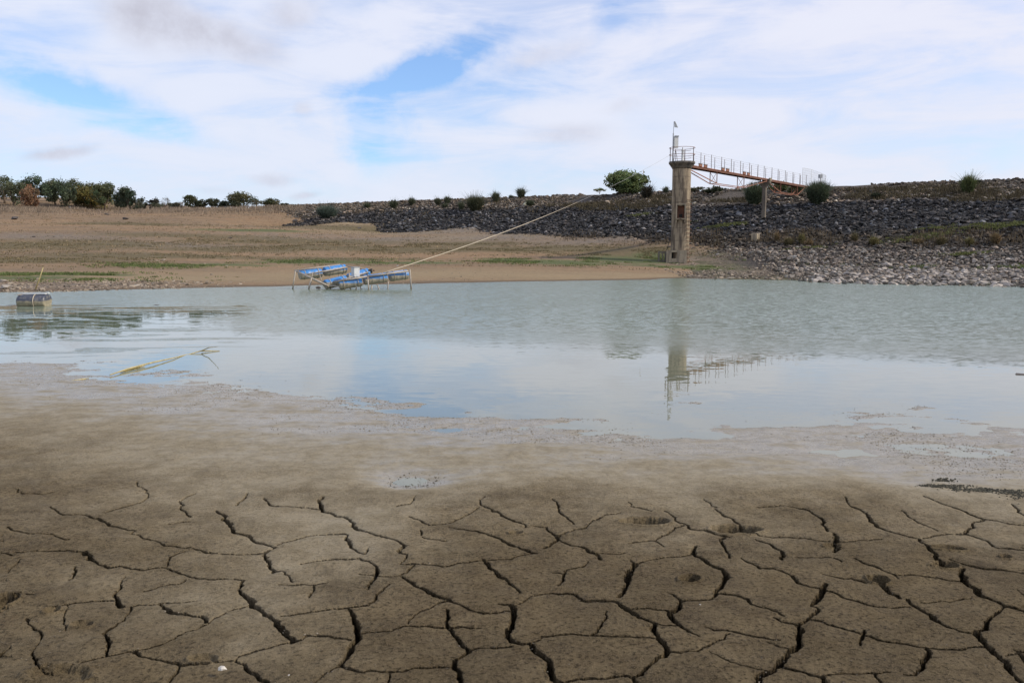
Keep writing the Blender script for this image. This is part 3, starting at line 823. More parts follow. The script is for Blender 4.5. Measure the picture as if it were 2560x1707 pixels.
ypx = np.arange(1800, 868, -1.05)
Yr = []
for yp in ypx: Yr.append(ground(1280, float(yp), 0.05)[1])
Yr = np.array(Yr); Yr = Yr[Yr < 15.5]
Yr = np.concatenate([np.arange(1.7, Yr[0], 0.007), Yr])
uc = np.concatenate([np.arange(-1.65, -0.9, 0.0055), np.arange(-0.9, -0.66, 0.003), np.arange(-0.66, 0.66, 1.5 / F), np.arange(0.66, 0.9, 0.003), np.arange(0.9, 1.65, 0.0055)])
MX = uc[None, :] * Yr[:, None]; MY = np.repeat(Yr[:, None], len(uc), 1)
MZ = mud_z(MX, MY, True)
gap = np.full(MX.shape, 9.0)       # signed distance outside the nearest crack edge
dep = np.zeros(MX.shape); DNX = np.zeros(MX.shape); DNY = np.zeros(MX.shape)
for (x1, y1, w1, x2, y2, w2) in segs:
    pad = 0.06 + 1.8 * max(w1, w2)
    ylo, yhi = min(y1, y2) - pad, max(y1, y2) + pad
    r0, r1 = np.searchsorted(Yr, ylo), np.searchsorted(Yr, yhi)
    if r1 <= r0: continue
    ul = min((min(x1, x2) - pad) / ylo, (min(x1, x2) - pad) / yhi); uh = max((max(x1, x2) + pad) / ylo, (max(x1, x2) + pad) / yhi)
    k0, k1 = np.searchsorted(uc, ul), np.searchsorted(uc, uh)
    if k1 <= k0: continue
    px_, py_ = MX[r0:r1, k0:k1], MY[r0:r1, k0:k1]
    dx, dy = x2 - x1, y2 - y1; L2 = dx * dx + dy * dy + 1e-12
    t = np.clip(((px_ - x1) * dx + (py_ - y1) * dy) / L2, 0, 1)
    d = np.hypot(px_ - x1 - t * dx, py_ - y1 - t * dy)
    wd = (w1 + (w2 - w1) * t) * (1.0 + 0.30 * abs(dx) / math.sqrt(L2))
    g = d - wd / 2
    cur = gap[r0:r1, k0:k1]; m_ = g < cur
    cur[m_] = g[m_]
    sx_ = DNX[r0:r1, k0:k1]; sy_ = DNY[r0:r1, k0:k1]; dd_ = np.maximum(d, 1e-5)
    sx_[m_] = ((px_ - x1 - t * dx) / dd_)[m_]; sy_[m_] = ((py_ - y1 - t * dy) / dd_)[m_]
    dd = dep[r0:r1, k0:k1]; dd[m_] = np.maximum(dd[m_] * 0, np.clip(wd[m_] * 11.0, 0.03, 0.26))
rag = 0.0055 * (vnoise(MX, MY, 45.0, 31, 2) - 0.5) + 0.004 * (vnoise(MX, MY, 120.0, 32, 1) - 0.5)
# farther out, where nobody traced, the drying mud goes on cracking in cells of the same size
out_reg = np.maximum(sstep(np.abs(MX / MY), 0.635, 0.66), sstep(MY, 2.86, 2.78)) * sstep(MY, 5.6, 5.0)
vr = random.Random(3); cells = {}
def cell_pt(i, j):
    if (i, j) not in cells:
        q = random.Random(i * 7919 + j * 104729); cells[(i, j)] = ((i + 0.15 + 0.7 * q.random()) * 0.42, (j + 0.15 + 0.7 * q.random()) * 0.42)
    return cells[(i, j)]
idx = np.nonzero(out_reg > 0.01)
vx, vy = MX[idx] + 0.05 * (vnoise(MX[idx], MY[idx], 9.0, 33, 3) - 0.5), MY[idx] + 0.05 * (vnoise(MX[idx], MY[idx], 9.0, 34, 3) - 0.5)
f1 = np.full(vx.shape, 9.0); f2 = np.full(vx.shape, 9.0)
for i in range(int(vx.min() / 0.42) - 2, int(vx.max() / 0.42) + 3):
    for j in range(int(vy.min() / 0.42) - 2, int(vy.max() / 0.42) + 3):
        qx, qy = cell_pt(i, j); d = np.hypot(vx - qx, vy - qy)
        m1 = d < f1; f2 = np.where(m1, f1, np.minimum(f2, d)); f1 = np.where(m1, d, f1)
wv__ = (f2 - f1) / 2 - 0.007 * out_reg[idx]
gg = gap[idx]; mm = wv__ < gg; gg[mm] = wv__[mm]; gap[idx] = gg
d2 = dep[idx]; d2[mm] = 0.05; dep[idx] = d2
gp = gap + rag
cut = sstep(gp, 0.0022, -0.0022)
LVL = MZ.copy()
MZ = MZ - dep * cut - 0.006 * np.exp(-np.clip(gp, 0, 9) / 0.018) * np.clip(dep / 0.04, 0, 1)
# lips overhang: the slot is wider below than at its mouth
sh_ = np.where(cut > 0.2, np.minimum(0.020, dep * 0.14), 0.0) - 0.0026 * np.exp(-(np.clip(gp, 0, 1) / 0.004)) * (cut < 0.3) * (dep > 0)
MX0, MY0 = MX.copy(), MY.copy()
MX = MX + DNX * sh_; MY = MY + DNY * sh_
# foot and hoof prints: (px, py, rx m, ry m, depth, angle)
for (a, b, rx, ry, dp, an) in [(1615, 1298, 0.15, 0.07, 0.16, 0.04), (1840, 1318, 0.15, 0.075, 0.17, -0.03), (1722, 1446, 0.055, 0.045, 0.08, 0.2), (2195, 1447, 0.055, 0.05, 0.15, -0.3),
                               (5, 1497, 0.065, 0.085, 0.16, 0.0), (2365, 1410, 0.07, 0.05, 0.035, 0.1), (2370, 1365, 0.09, 0.035, 0.03, -0.3), (2515, 1388, 0.03, 0.03, 0.02, 0),
                               (1290, 1327, 0.04, 0.03, 0.022, 0), (130, 1520, 0.035, 0.05, 0.018, 0.2), (150, 1680, 0.13, 0.07, 0.022, -0.2), (205, 1556, 0.05, 0.03, 0.015, -0.2), (510, 1640, 0.06, 0.03, 0.014, 0), (2080, 1360, 0.05, 0.03, 0.02, 0)]:
    gx_, gy_ = ground(a, b, 0.065)
    dx, dy = MX - gx_, MY - gy_
    r0, r1 = np.searchsorted(Yr, gy_ - 0.5), np.searchsorted(Yr, gy_ + 0.5)
    dx, dy = dx[r0:r1], dy[r0:r1]
    ca, sa = math.cos(an), math.sin(an); ex = (dx * ca + dy * sa) / rx; ey = (-dx * sa + dy * ca) / ry
    e = np.sqrt(ex ** 2 + ey ** 2) + 0.45 * (vnoise(MX[r0:r1], MY[r0:r1], 22.0, 40, 3) - 0.5)
    MZ[r0:r1] += -dp * sstep(e, 1.06, 0.66) + 0.010 * np.exp(-((e - 1.15) / 0.16) ** 2)
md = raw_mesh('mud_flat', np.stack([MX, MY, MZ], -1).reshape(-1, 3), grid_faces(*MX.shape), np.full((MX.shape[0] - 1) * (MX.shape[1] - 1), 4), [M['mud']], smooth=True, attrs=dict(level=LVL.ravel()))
fc_ = cut > 0.02
fcut = fc_[:-1, :-1] | fc_[1:, :-1] | fc_[:-1, 1:] | fc_[1:, 1:]
md.data.polygons.foreach_set('use_smooth', (~fcut).ravel())
tag(md, 'damp brown mud flat split by drying cracks', kind='structure')
print('mud verts', MX.size, 'segs', len(segs))
#PART2
def to_px(x, y, z):
    dz = z - EYE
    fw = y * math.cos(PITCH) - dz * math.sin(PITCH); up = y * math.sin(PITCH) + dz * math.cos(PITCH)
    return 1280 + F * x / fw, 853.5 - F * up / fw

# ------------------------------------------------------------------ stones
def stone_variants(n, seed, flat=0.75, pts=13):
    q = np.random.default_rng(seed); out = []
    for i in range(n):
        p = q.normal(size=(pts, 3)); p /= np.linalg.norm(p, axis=1)[:, None]
        p *= q.uniform(0.75, 1.1, size=(pts, 1)); p[:, 2] *= flat
        bm = bmesh.new()
        for v in p: bm.verts.new(v)
        r_ = bmesh.ops.convex_hull(bm, input=bm.verts)
        bmesh.ops.delete(bm, geom=[g for g in r_['geom_interior'] if isinstance(g, bmesh.types.BMVert)], context='VERTS')
        bmesh.ops.triangulate(bm, faces=bm.faces); bm.verts.index_update()
        V = np.array([v.co[:] for v in bm.verts]); Fc = np.array([[v.index for v in f.verts] for f in bm.faces]); bm.free()
        out.append((V, Fc))
    return out
STONES = stone_variants(14, 4)
def rot_mats(n, q):
    a = q.normal(size=(n, 4)); a /= np.linalg.norm(a, axis=1)[:, None]
    w_, x, y, z = a.T
    return np.stack([1 - 2 * (y * y + z * z), 2 * (x * y - z * w_), 2 * (x * z + y * w_), 2 * (x * y + z * w_), 1 - 2 * (x * x + z * z), 2 * (y * z - x * w_),
                     2 * (x * z - y * w_), 2 * (y * z + x * w_), 1 - 2 * (x * x + y * y)], -1).reshape(n, 3, 3)
def stones_arrays(P_, size, col, q, tilt=0.5):
    n = len(P_); var = q.integers(0, len(STONES), n)
    yaw = q.uniform(0, 2 * math.pi, n); c_, s_ = np.cos(yaw), np.sin(yaw); Z = np.zeros(n); O = np.ones(n)
    Rz = np.stack([c_, -s_, Z, s_, c_, Z, Z, Z, O], -1).reshape(n, 3, 3)
    ta = q.normal(0, tilt, n); ct, st2 = np.cos(ta), np.sin(ta)
    Rx = np.stack([O, Z, Z, Z, ct, -st2, Z, st2, ct], -1).reshape(n, 3, 3)
    Rm = Rz @ Rx
    sc = np.stack([size * q.uniform(0.8, 1.35, n), size * q.uniform(0.65, 1.05, n), size * q.uniform(0.45, 0.95, n)], -1)
    return var, Rm, sc
def scatter_stones(name, P_, size, col, seed, m, tilt=0.5):
    q = np.random.default_rng(seed); P_ = np.asarray(P_); size = np.asarray(size)
    var, Rm, sc = stones_arrays(P_, size, col, q, tilt)
    V, Fa, C = [], [], []; base = 0
    for k, (sv, sf) in enumerate(STONES):
        ix = np.nonzero(var == k)[0]
        if not len(ix): continue
        loc = np.einsum('nij,nvj->nvi', Rm[ix], sv[None] * sc[ix][:, None, :]) + P_[ix][:, None, :]
        V.append(loc.reshape(-1, 3)); C.append(np.repeat(col[ix], len(sv), 0))
        Fa.append((sf[None] + (base + np.arange(len(ix)) * len(sv))[:, None, None]).reshape(-1, 3)); base += len(ix) * len(sv)
    V = np.concatenate(V); Fa = np.concatenate(Fa); C = np.concatenate(C)
    return raw_mesh(name, V, Fa.reshape(-1), np.full(len(Fa), 3), [m], color=C)

q = np.random.default_rng(101)
def dam_rocks(n, s0, s1, t0, t1, size0, size1, seed):
    q = np.random.default_rng(seed)
    s = q.uniform(s0, s1, n); t = t0 + (t1 - t0) * q.uniform(0, 1, n)
    x = CA[0] + TD[0] * t + ND[0] * s; y = CA[1] + TD[1] * t + ND[1] * s
    z = dam_z(x, y)
    z = z + np.where((s > -3) & (s < 46), 0.16 * (vnoise(x, y, 0.6, 21, 3) - 0.5) * np.clip((46 - s) / 20, 0, 1) + 0.10 * (vnoise(x, y, 1.7, 22, 2) - 0.5) * np.clip((47 - s) / 6, 0, 1), 0)
    keep = ground_z(x, y) < z + 0.12
    keep &= np.abs(x / y) < 0.80
    size = size0 * (size1 / size0) ** (q.uniform(0, 1, n) ** 2.2)
    return s[keep], t[keep], x[keep], y[keep], z[keep], size[keep]
# dark band and crest band
s, t, x, y, z, sz = dam_rocks(62000, -1.5, 23.5, -22, 91, 0.06, 0.31, 1)
nz = vnoise(x, y, 0.25, 23, 3)
col = zone_color(s, t, nz)
tone = q.uniform(0, 1, len(s)) ** 2.2
stc = 0.30 + 1.9 * tone + 2.6 * (q.uniform(0, 1, len(s)) > 0.955)
inb = (s > 4) & (s < 22)
warm = q.uniform(-0.10, 0.13, len(s))
col = col * np.where(inb, stc, 0.6 + 1.0 * tone)[:, None]
col[:, 0] *= 1 + warm; col[:, 2] *= 1 - warm
weedy = (s < 7.0) & (t < 45) & (vnoise(x, y, 0.3, 50, 3) > 0.55)
keep = ~weedy
rb = scatter_stones('embankment_rubble', np.stack([x, y, z + sz * 0.15], -1)[keep], sz[keep], np.clip(col[keep], 0, 0.6), 12, M['rock'])
tag(rb, 'dark stone rubble facing the dam slope', kind='stuff')
# pale lower bank
s, t, x, y, z, sz = dam_rocks(60000, 21.5, 47.0, -22, 60, 0.055, 0.25, 2)
px_ = 1280 + F * x / y
_, pyy = to_px(x, y, z)
bound = 1745 + (pyy - 612) * 2.9 + 90 * (vnoise(x, y, 0.35, 60, 3) - 0.5)
dens = np.clip((px_ - bound) / 160 + 0.15, 0.0, 1)
keep = q.uniform(0, 1, len(s)) < dens
s, t, x, y, z, sz = [a[keep] for a in (s, t, x, y, z, sz)]
base = np.array((0.29, 0.245, 0.20))[None] * (0.25 + 1.0 * q.uniform(0, 1, len(s)) ** 1.2)[:, None]
wc = q.uniform(-0.10, 0.10, len(s)); base[:, 0] *= 1 + wc; base[:, 2] *= 1 - wc * 0.8
up_ = sstep(s + 2 * (vnoise(x, y, 0.4, 61, 2) - 0.5), 25.0, 22.5)
base = base * (1 - 0.55 * up_)[:, None]
lowwet = sstep(z, 0.10, 0.0); base = base * (1 - 0.4 * lowwet)[:, None]
app = sz / y * (np.abs(x / y) < 0.615)
order = np.argsort(-app); big = order[:300]; small = order[300:]
Pz = np.stack([x, y, z + sz * 0.2], -1)
rb2 = scatter_stones('bank_rubble', Pz[small], sz[small], base[small], 13, M['rock'], 0.6)
tag(rb2, 'pale broken stone covering the lower bank', kind='stuff')
var, Rm, sc = stones_arrays(Pz[big], sz[big], None, np.random.default_rng(77))
rock_mats = []
for k in range(6):
    f_ = 0.6 + 0.17 * k
    m_ = m_plain('bank_stone_tone', (0.33 * f_, 0.285 * f_, 0.24 * f_), 0.92, 0, 0.25, 5.0, bump=0.5); rock_mats.append(m_)
smesh = {}
def stone_mesh(k, mi):
    if (k, mi) not in smesh:
        me = bpy.data.meshes.new('riprap_stone'); me.from_pydata(STONES[k][0].tolist(), [], STONES[k][1].tolist()); me.materials.append(rock_mats[mi]); smesh[(k, mi)] = me
    return smesh[(k, mi)]
for i, b_i in enumerate(big):
    o = bpy.data.objects.new('riprap_stone', stone_mesh(int(var[i]), int(q.integers(0, 6))))
    Mx = Matrix(Rm[i].tolist()).to_4x4() @ Matrix.Diagonal((*sc[i].tolist(), 1)); Mx.translation = Vector(Pz[b_i].tolist())
    o.matrix_world = Mx; COL.objects.link(o)
    tag(o, 'pale angular boulder among the rubble of the lower right bank', 'boulder', 'larger boulders of the lower right bank')

# shore gravel, clods at the near margin, dried algae
def scatter_px(n, x0, x1, y0, y1, q, fn=None):
    out = []
    for i in range(n):
        p = hit(q.uniform(x0, x1), q.uniform(y0, y1))
        if p is not None: out.append(p[:])
    return np.array(out)
q = np.random.default_rng(5)
gl = []; gsz = []
g1 = hit(-120, 728); g2 = hit(420, 722)
n = 4200
xx = q.uniform(-24, -12.0, n); yy = q.uniform(31, 40.5, n); zz = ground_z(xx, yy)
dn = np.clip(1.1 - (zz - 0.0) / 0.34, 0, 1) * np.clip((-12.0 - xx) / 5, 0.0, 1) * (zz > -0.03)
k = q.uniform(0, 1, n) < dn
gl.append(np.stack([xx, yy, zz], -1)[k]); gsz.append(0.03 + 0.10 * q.uniform(0, 1, k.sum()) ** 3)
n = 3000
xx = q.uniform(-14, 18, n); yy = q.uniform(34, 52, n); zz = ground_z(xx, yy)
k = (zz > -0.02) & (zz < 0.12) & (q.uniform(0, 1, n) < 0.35)
gl.append(np.stack([xx, yy, zz], -1)[k]); gsz.append(0.015 + 0.05 * q.uniform(0, 1, k.sum()) ** 3)
n = 6000
xx = q.uniform(10, 26, n); yy = q.uniform(44, 66, n); zz = surf_z(xx, yy)
k = (zz > 0.05) & (vnoise(xx, yy, 0.3, 70, 3) > 0.5)
gl.append(np.stack([xx, yy, zz], -1)[k]); gsz.append(0.03 + 0.12 * q.uniform(0, 1, k.sum()) ** 3)
n = 2500
xx = q.uniform(-50, 18, n); yy = 45 + 75 * q.uniform(0, 1, n); zz = surf_z(xx, yy)
gl.append(np.stack([xx, yy, zz], -1)); gsz.append(0.02 + 0.09 * q.uniform(0, 1, n) ** 6)
gl = np.concatenate(gl); gsz = np.concatenate(gsz)
gc = np.array((0.29, 0.235, 0.175))[None] * (0.35 + 0.9 * q.uniform(0, 1, len(gl)))[:, None]
tag(scatter_stones('gravel', gl, gsz, gc, 21, M['rock']), 'scattered pale shore gravel', kind='stuff')

n = 170000
u_ = q.uniform(-0.68, 0.68, n); yy = q.uniform(5.2, 13.5, n); xx = u_ * yy; zz = mud_z(xx, yy, True)
patch = vnoise(xx, yy, 1.1, 80, 4) + 0.25 * (vnoise(xx, yy, 5.0, 81, 2) - 0.5)
k = (zz > -0.030) & (zz < 0.030) & (q.uniform(0, 1, n) < np.clip((patch - 0.42) * 6, 0.02, 1) * np.clip(1.0 - np.abs(zz + 0.002) / 0.03, 0.0, 1))
zt = np.maximum(zz[k], -0.004)
cs = 0.0025 + 0.0065 * q.uniform(0, 1, k.sum()) ** 3
cc_ = np.array((0.21, 0.175, 0.125))[None] * (0.35 + 0.9 * q.uniform(0, 1, k.sum()))[:, None]
tag(scatter_stones('mud_clods', np.stack([xx[k], yy[k], zt], -1), cs, cc_, 22, M['rock']), 'small wet mud clods along the near margin', kind='stuff')
px0, py0 = ground(1035, 1200, 0.02)
ax_ = q.normal(px0, 0.09, 160); ay_ = q.normal(py0, 0.10, 160)
tag(scatter_stones('puddle_clods', np.stack([ax_, ay_, mud_z(ax_, ay_, True) + 0.002], -1), 0.002 + 0.005 * q.uniform(0, 1, 160), np.array((0.09, 0.08, 0.06))[None] * q.uniform(0.6, 1.4, (160, 1)), 25, M['rock']), 'dark clods in the small pale puddle', kind='stuff')
ag = []
for (x0, x1, y0, y1, n) in [(2335, 2385, 1186, 1196, 90), (2320, 2410, 1203, 1213, 190), (2380, 2480, 1212, 1222, 200), (2500, 2560, 1220, 1230, 130), (2530, 2620, 1228, 1240, 150), (2290, 2330, 1203, 1208, 30), (2440, 2560, 1217, 1224, 160), (2620, 2760, 1235, 1260, 400)]:
    a_ = q.normal((x0 + x1) / 2, (x1 - x0) / 3.6, n); b_ = q.normal((y0 + y1) / 2, (y1 - y0) / 4.5, n)
    for i in range(n):
        gx_, gy_ = ground(a_[i], b_[i], 0.055); ag.append((gx_, gy_))
ag = np.array(ag); za = mud_z(ag[:, 0], ag[:, 1], True)
tag(scatter_stones('dried_algae', np.stack([ag[:, 0], ag[:, 1], za + 0.002], -1), 0.004 + 0.008 * q.uniform(0, 1, len(ag)), np.array((0.062, 0.056, 0.038))[None] * q.uniform(0.5, 1.6, (len(ag), 1)), 23, M['rock']),
    'dark dried algae crumbs on the mud', kind='stuff')
# loose crumbs on the cracked mud
n = 5200
yy = 2.9 + 3.2 * q.uniform(0, 1, n) ** 1.2; xx = q.uniform(-0.66, 0.66, n) * yy; zz = mud_z(xx, yy, True)
cs = 0.0012 + 0.0040 * q.uniform(0, 1, n) ** 6
cc_ = np.array((0.20, 0.165, 0.12))[None] * (0.3 + 1.1 * q.uniform(0, 1, n))[:, None]
tag(scatter_stones('mud_crumbs', np.stack([xx, yy, zz - 0.001], -1), cs, cc_, 24, M['rock']), 'loose crumbs on the cracked mud', kind='stuff')

def single_stone(name, px, py, size, m, label, cat='stone', flat=0.7, z=None, k=0, Y=None):
    if z is not None:
        gx_, gy_ = ground(px, py, z); p = Vector((gx_, gy_, z))
    else:
        p = hit(px, py)
        if p is None: return
    V, Fc = STONES[k % len(STONES)]
    bm = bmesh.new()
    vs = [bm.verts.new((v[0] * size, v[1] * size * 0.75, v[2] * size * flat)) for v in V]
    for f in Fc: bm.faces.new([vs[i] for i in f])
    bmesh.ops.bevel(bm, geom=list(bm.edges), offset=size * 0.10, segments=1, affect='EDGES', clamp_overlap=True)
    me = bpy.data.meshes.new(name); bm.to_mesh(me); bm.free(); me.materials.append(m)
    o = bpy.data.objects.new(name, me); o.location = p + Vector((0, 0, size * 0.18)); COL.objects.link(o)
    tag(o, label, cat)
    return o
single_stone('white_stone', 556, 1672, 0.020, M['stone_white'], 'small whitish stone lying on cracked mud near the bottom edge', z=0.085, k=3)
single_stone('white_stone', 722, 1687, 0.006, M['stone_white'], 'tiny white pebble right of the whitish stone on the mud', z=0.085, k=5)
single_stone('white_stone', 1750, 1511, 0.006, M['stone_white'], 'tiny pale pebble on a mud plate below the hoof print', z=0.083, k=2)
M['stone_dark'] = m_plain('dark_stone', (0.09, 0.075, 0.065), 0.95, 0, 0.3, 8)
M['stone_pale'] = m_plain('pale_stone', (0.36, 0.31, 0.25), 0.95, 0, 0.25, 8)
for i, (a, b, sz_, mm_, lb) in enumerate([
    (36, 549, 0.75, 'stone_dark', 'dark rock alone high on the slope at far left'), (313, 549, 0.55, 'stone_dark', 'dark rock on the brown slope under the leftmost small trees'),
    (267, 538, 0.45, 'stone_dark', 'small dark rock just below the big rounded bush'), (85, 593, 0.22, 'stone_dark', 'small dark stone midway up the left slope'),
    (411, 651, 0.22, 'stone_pale', 'pale stone on the olive grass above the shore'), (575, 596, 0.28, 'stone_dark', 'dark stone midway on the slope above the blue raft'),
    (738, 554, 0.50, 'stone_dark', 'larger dark rock near the foot of the blue green bush'), (820, 552, 0.45, 'stone_dark', 'dark rock where the hillside meets the dam'),
    (794, 555, 0.32, 'stone_dark', 'second dark rock where the hillside meets the dam, nearer the bush'), (898, 571, 0.35, 'stone_dark', 'dark rock below the left end of the dark stone band'),
    (1373, 713, 0.17, 'stone_pale', 'wet stone standing in the shallows off the sandy shore'), (994, 665, 0.10, 'white_paint', 'white scrap lying on sand beside the hose'),
    (341, 716, 0.20, 'stone_pale', 'pale boulder on the left gravel shore'), (1830, 697, 0.30, 'stone_pale', 'flat pale slab at the water edge below the tower'),
    (12, 722, 0.35, 'stone_pale', 'big pale flat stone at the left shore'), (8, 706, 0.28, 'stone_pale', 'rounded pale stone above the big flat stone at left')]):
    single_stone('loose_rock', a, b, sz_, M[mm_], lb, 'rock' if mm_ != 'white_paint' else 'scrap', 0.55 if i != 13 else 0.25, k=i)

# ------------------------------------------------------------------ vegetation
def leaf_quads(C, size, q, up=0.0):
    """random small quads centred on C"""
    n = len(C)
    a = q.normal(size=(n, 3)); a /= np.linalg.norm(a, axis=1)[:, None]
    b = q.normal(size=(n, 3)); b -= a * (a * b).sum(1)[:, None]; b /= np.linalg.norm(b, axis=1)[:, None]
    s1 = size[:, None] * 0.5; s2 = s1 * q.uniform(0.45, 0.8, (n, 1))
    V = np.stack([C - a * s1, C - b * s2, C + a * s1, C + b * s2], 1).reshape(-1, 3)
    return V
def crown_mesh(name, centre, h, w_, q, col, n, leaf, parent, clumps=16, openness=0.3, shape='round'):
    cl = []
    for i in range(clumps):
        while True:
            p = q.uniform(-1, 1, 3)
            if np.linalg.norm(p) < 1 and (shape != 'umbrella' or p[2] > -0.7): break
        p = p / max(np.linalg.norm(p), 1e-3) * np.linalg.norm(p) ** 0.45 * 0.74
        cl.append(p)
    cl = np.array(cl); cr_ = q.uniform(0.18, 0.46, clumps)
    which = q.integers(0, clumps, n)
    d = q.normal(size=(n, 3)); d /= np.linalg.norm(d, axis=1)[:, None]
    P_ = cl[which] + d * (cr_[which] * q.uniform(0.35, 1.0, n) ** 0.5 * 1.05)[:, None]
    # stray sprigs outside the clumps
    st_n = int(n * 0.14); P_[:st_n] *= q.uniform(1.0, 1.38, (st_n, 1)); cl2 = q.normal(size=(7, 3)); cl2 /= np.linalg.norm(cl2, axis=1)[:, None]; cl2[:, 2] = np.abs(cl2[:, 2]); k2 = q.integers(0, 7, st_n); P_[:st_n] = 0.55 * P_[:st_n] + 0.55 * cl2[k2]
    P_ = P_ * np.array((w_ / 2, w_ / 2, h / 2))[None] + np.array(centre)[None]
    V = leaf_quads(P_, leaf * q.uniform(0.6, 1.3, n), q)
    tone = (0.65 + 0.7 * q.uniform(0, 1, clumps))[which] * q.uniform(0.6, 1.4, n)
    c = np.array(col)[None] * tone[:, None]
    c[:, 0] *= (0.85 + 0.35 * q.uniform(0, 1, clumps))[which]
    return V, np.repeat(c, 4, 0)
def link_leaves(name, V, C, parent, loc=None):
    off = np.array(parent.location) if parent is not None else (np.array(loc) if loc is not None else np.zeros(3))
    o = raw_mesh(name, V - off[None], np.arange(len(V)), np.full(len(V) // 4, 4), [M['leaf']], parent=parent, color=np.clip(C, 0, 1))
    if parent is None and loc is not None: o.location = loc
    return o
def tree(px, pbase, ptop, pw, label, group=None, col=(0.055, 0.068, 0.030), Y=None, trunk=0.25, n=1500, leaf=0.22, clumps=16, seed=0, shape='round', name='tree', twigs=0, cat='tree'):
    q = np.random.default_rng(seed + 900)
    if Y is None:
        b = hit(px, pbase)
        if b is None: b = at(px, pbase, 150)
    else:
        b = at(px, pbase, Y); b.z = float(surf_z(b.x, b.y))
    top = at(px, ptop + (pbase - ptop) * 0.05, b.y); H = top.z - b.z; w_ = pw * b.y / F
    col = tuple(c * 1.55 for c in col)
    root = empty(name, b)
    m = MB(); tr = max(0.05, H * 0.035)
    th = H * trunk
    lean = Vector((q.normal(0, 0.05) * H, q.normal(0, 0.05) * H, 0))
    pt = [b - Vector((0, 0, 0.2)), b + Vector((0, 0, th * 0.5)) + lean * 0.3, b + Vector((0, 0, th)) + lean * 0.6, b + Vector((0, 0, H * 0.62)) + lean]
    m.tube(pt, [tr * 1.35, tr, tr * 0.85, tr * 0.3], 7)
    for k in range(5 + twigs):
        a = 2 * math.pi * (k + q.uniform(-0.3, 0.3)) / (5 + twigs); r_ = w_ * q.uniform(0.2, 0.42)
        e = b + Vector((math.cos(a) * r_, math.sin(a) * r_, H * q.uniform(0.55, 0.88) + (H * 0.08 if twigs else 0)))
        s0 = pt[2] - Vector((0, 0, th * q.uniform(0, 0.35)))
        mid = (s0 + e) / 2 + Vector((math.cos(a), math.sin(a), 0)) * w_ * 0.07
        m.tube([s0, mid, e], [tr * 0.55, tr * 0.35, tr * 0.12], 5)
    m.build('trunk', M['bark'], root)
    cb = b.z + th * 0.62
    if n:
        V, C = crown_mesh('crown', (b.x + lean.x, b.y + lean.y, (cb + top.z) / 2), (top.z - cb) * 1.12, w_ * 1.30, q, col, int(n * 2.2), leaf * 1.2, root, clumps, shape=shape)
        link_leaves('crown', V, C, root)
    tag(root, label, cat, group)
    return root
G1 = 'olive and oak trees of the grove on the hill'
OL = (0.068, 0.082, 0.046)
for i, (px, pb, pt_, pw, lb, col, Y, kw) in enumerate([
    (12, 505, 441, 52, 'dark round tree at the extreme left end of the hill grove', OL, 150, {}),
    (-48, 508, 446, 60, 'dark tree cut by the left edge of the picture', OL, 150, {}),
    (34, 506, 447, 46, 'second dark tree from the left in the grove, beside the edge tree', OL, 146, {}),
    (55, 500, 446, 40, 'thin topped tree behind the grove, left of the tallest one', (0.065, 0.08, 0.045), 162, dict(n=900)),
    (92, 503, 436, 48, 'tallest dark tree of the left hill grove', (0.045, 0.064, 0.034), 158, dict(n=1900)),
    (82, 507, 463, 36, 'small tree with reddish brown dried leaves in the grove', (0.155, 0.095, 0.055), 140, dict(n=1300, trunk=0.3)),
    (118, 502, 455, 34, 'grey green tree right of the tallest tree', (0.06, 0.07, 0.042), 158, {}),
    (138, 504, 449, 44, 'dense dark tree above the small bush in the grove', OL, 152, dict(n=1800)),
    (165, 508, 447, 40, 'tall grey green tree behind the pale post', (0.062, 0.078, 0.046), 146, dict(trunk=0.35)),
    (190, 506, 448, 44, 'dark tree with feathery top left of the yellowish bush', OL, 150, {}),
    (226, 506, 456, 38, 'dark tree standing behind the yellowish bush', (0.055, 0.066, 0.032), 150, {}),
    (262, 509, 455, 50, 'broad olive tree behind the right side of the yellowish bush', (0.062, 0.075, 0.036), 146, dict(n=2000, trunk=0.3)),
    (298, 511, 470, 36, 'very dark small tree, second from the right end of the grove', (0.028, 0.042, 0.026), 142, dict(trunk=0.32)),
    (327, 513, 469, 38, 'last small tree at the right end of the grove', (0.050, 0.066, 0.040), 140, dict(trunk=0.35))]):
    tree(px, pb, pt_, pw, lb, G1, col, Y, seed=i, name='olive_tree', **kw)
tree(232, 525, 463, 84, 'large rounded bush, yellowish on top, in front of the grove', None, (0.135, 0.115, 0.035), None, 0.05, 4200, 0.22, 30, 31, name='rounded_bush', cat='bush')
for i, (px, pb, pt_, pw, lb, col, n_) in enumerate([
    (357, 517, 492, 26, 'low dark brush right after the end of the grove', (0.05, 0.05, 0.035), 700), (380, 519, 496, 30, 'second low dark brush right of the grove, lower than the first', (0.048, 0.044, 0.034), 700)]):
    tree(px, pb, pt_, pw, lb, 'low dark brush beside the grove', col, 140, 0.1, n_, 0.2, 10, 50 + i, name='brush', cat='bush')
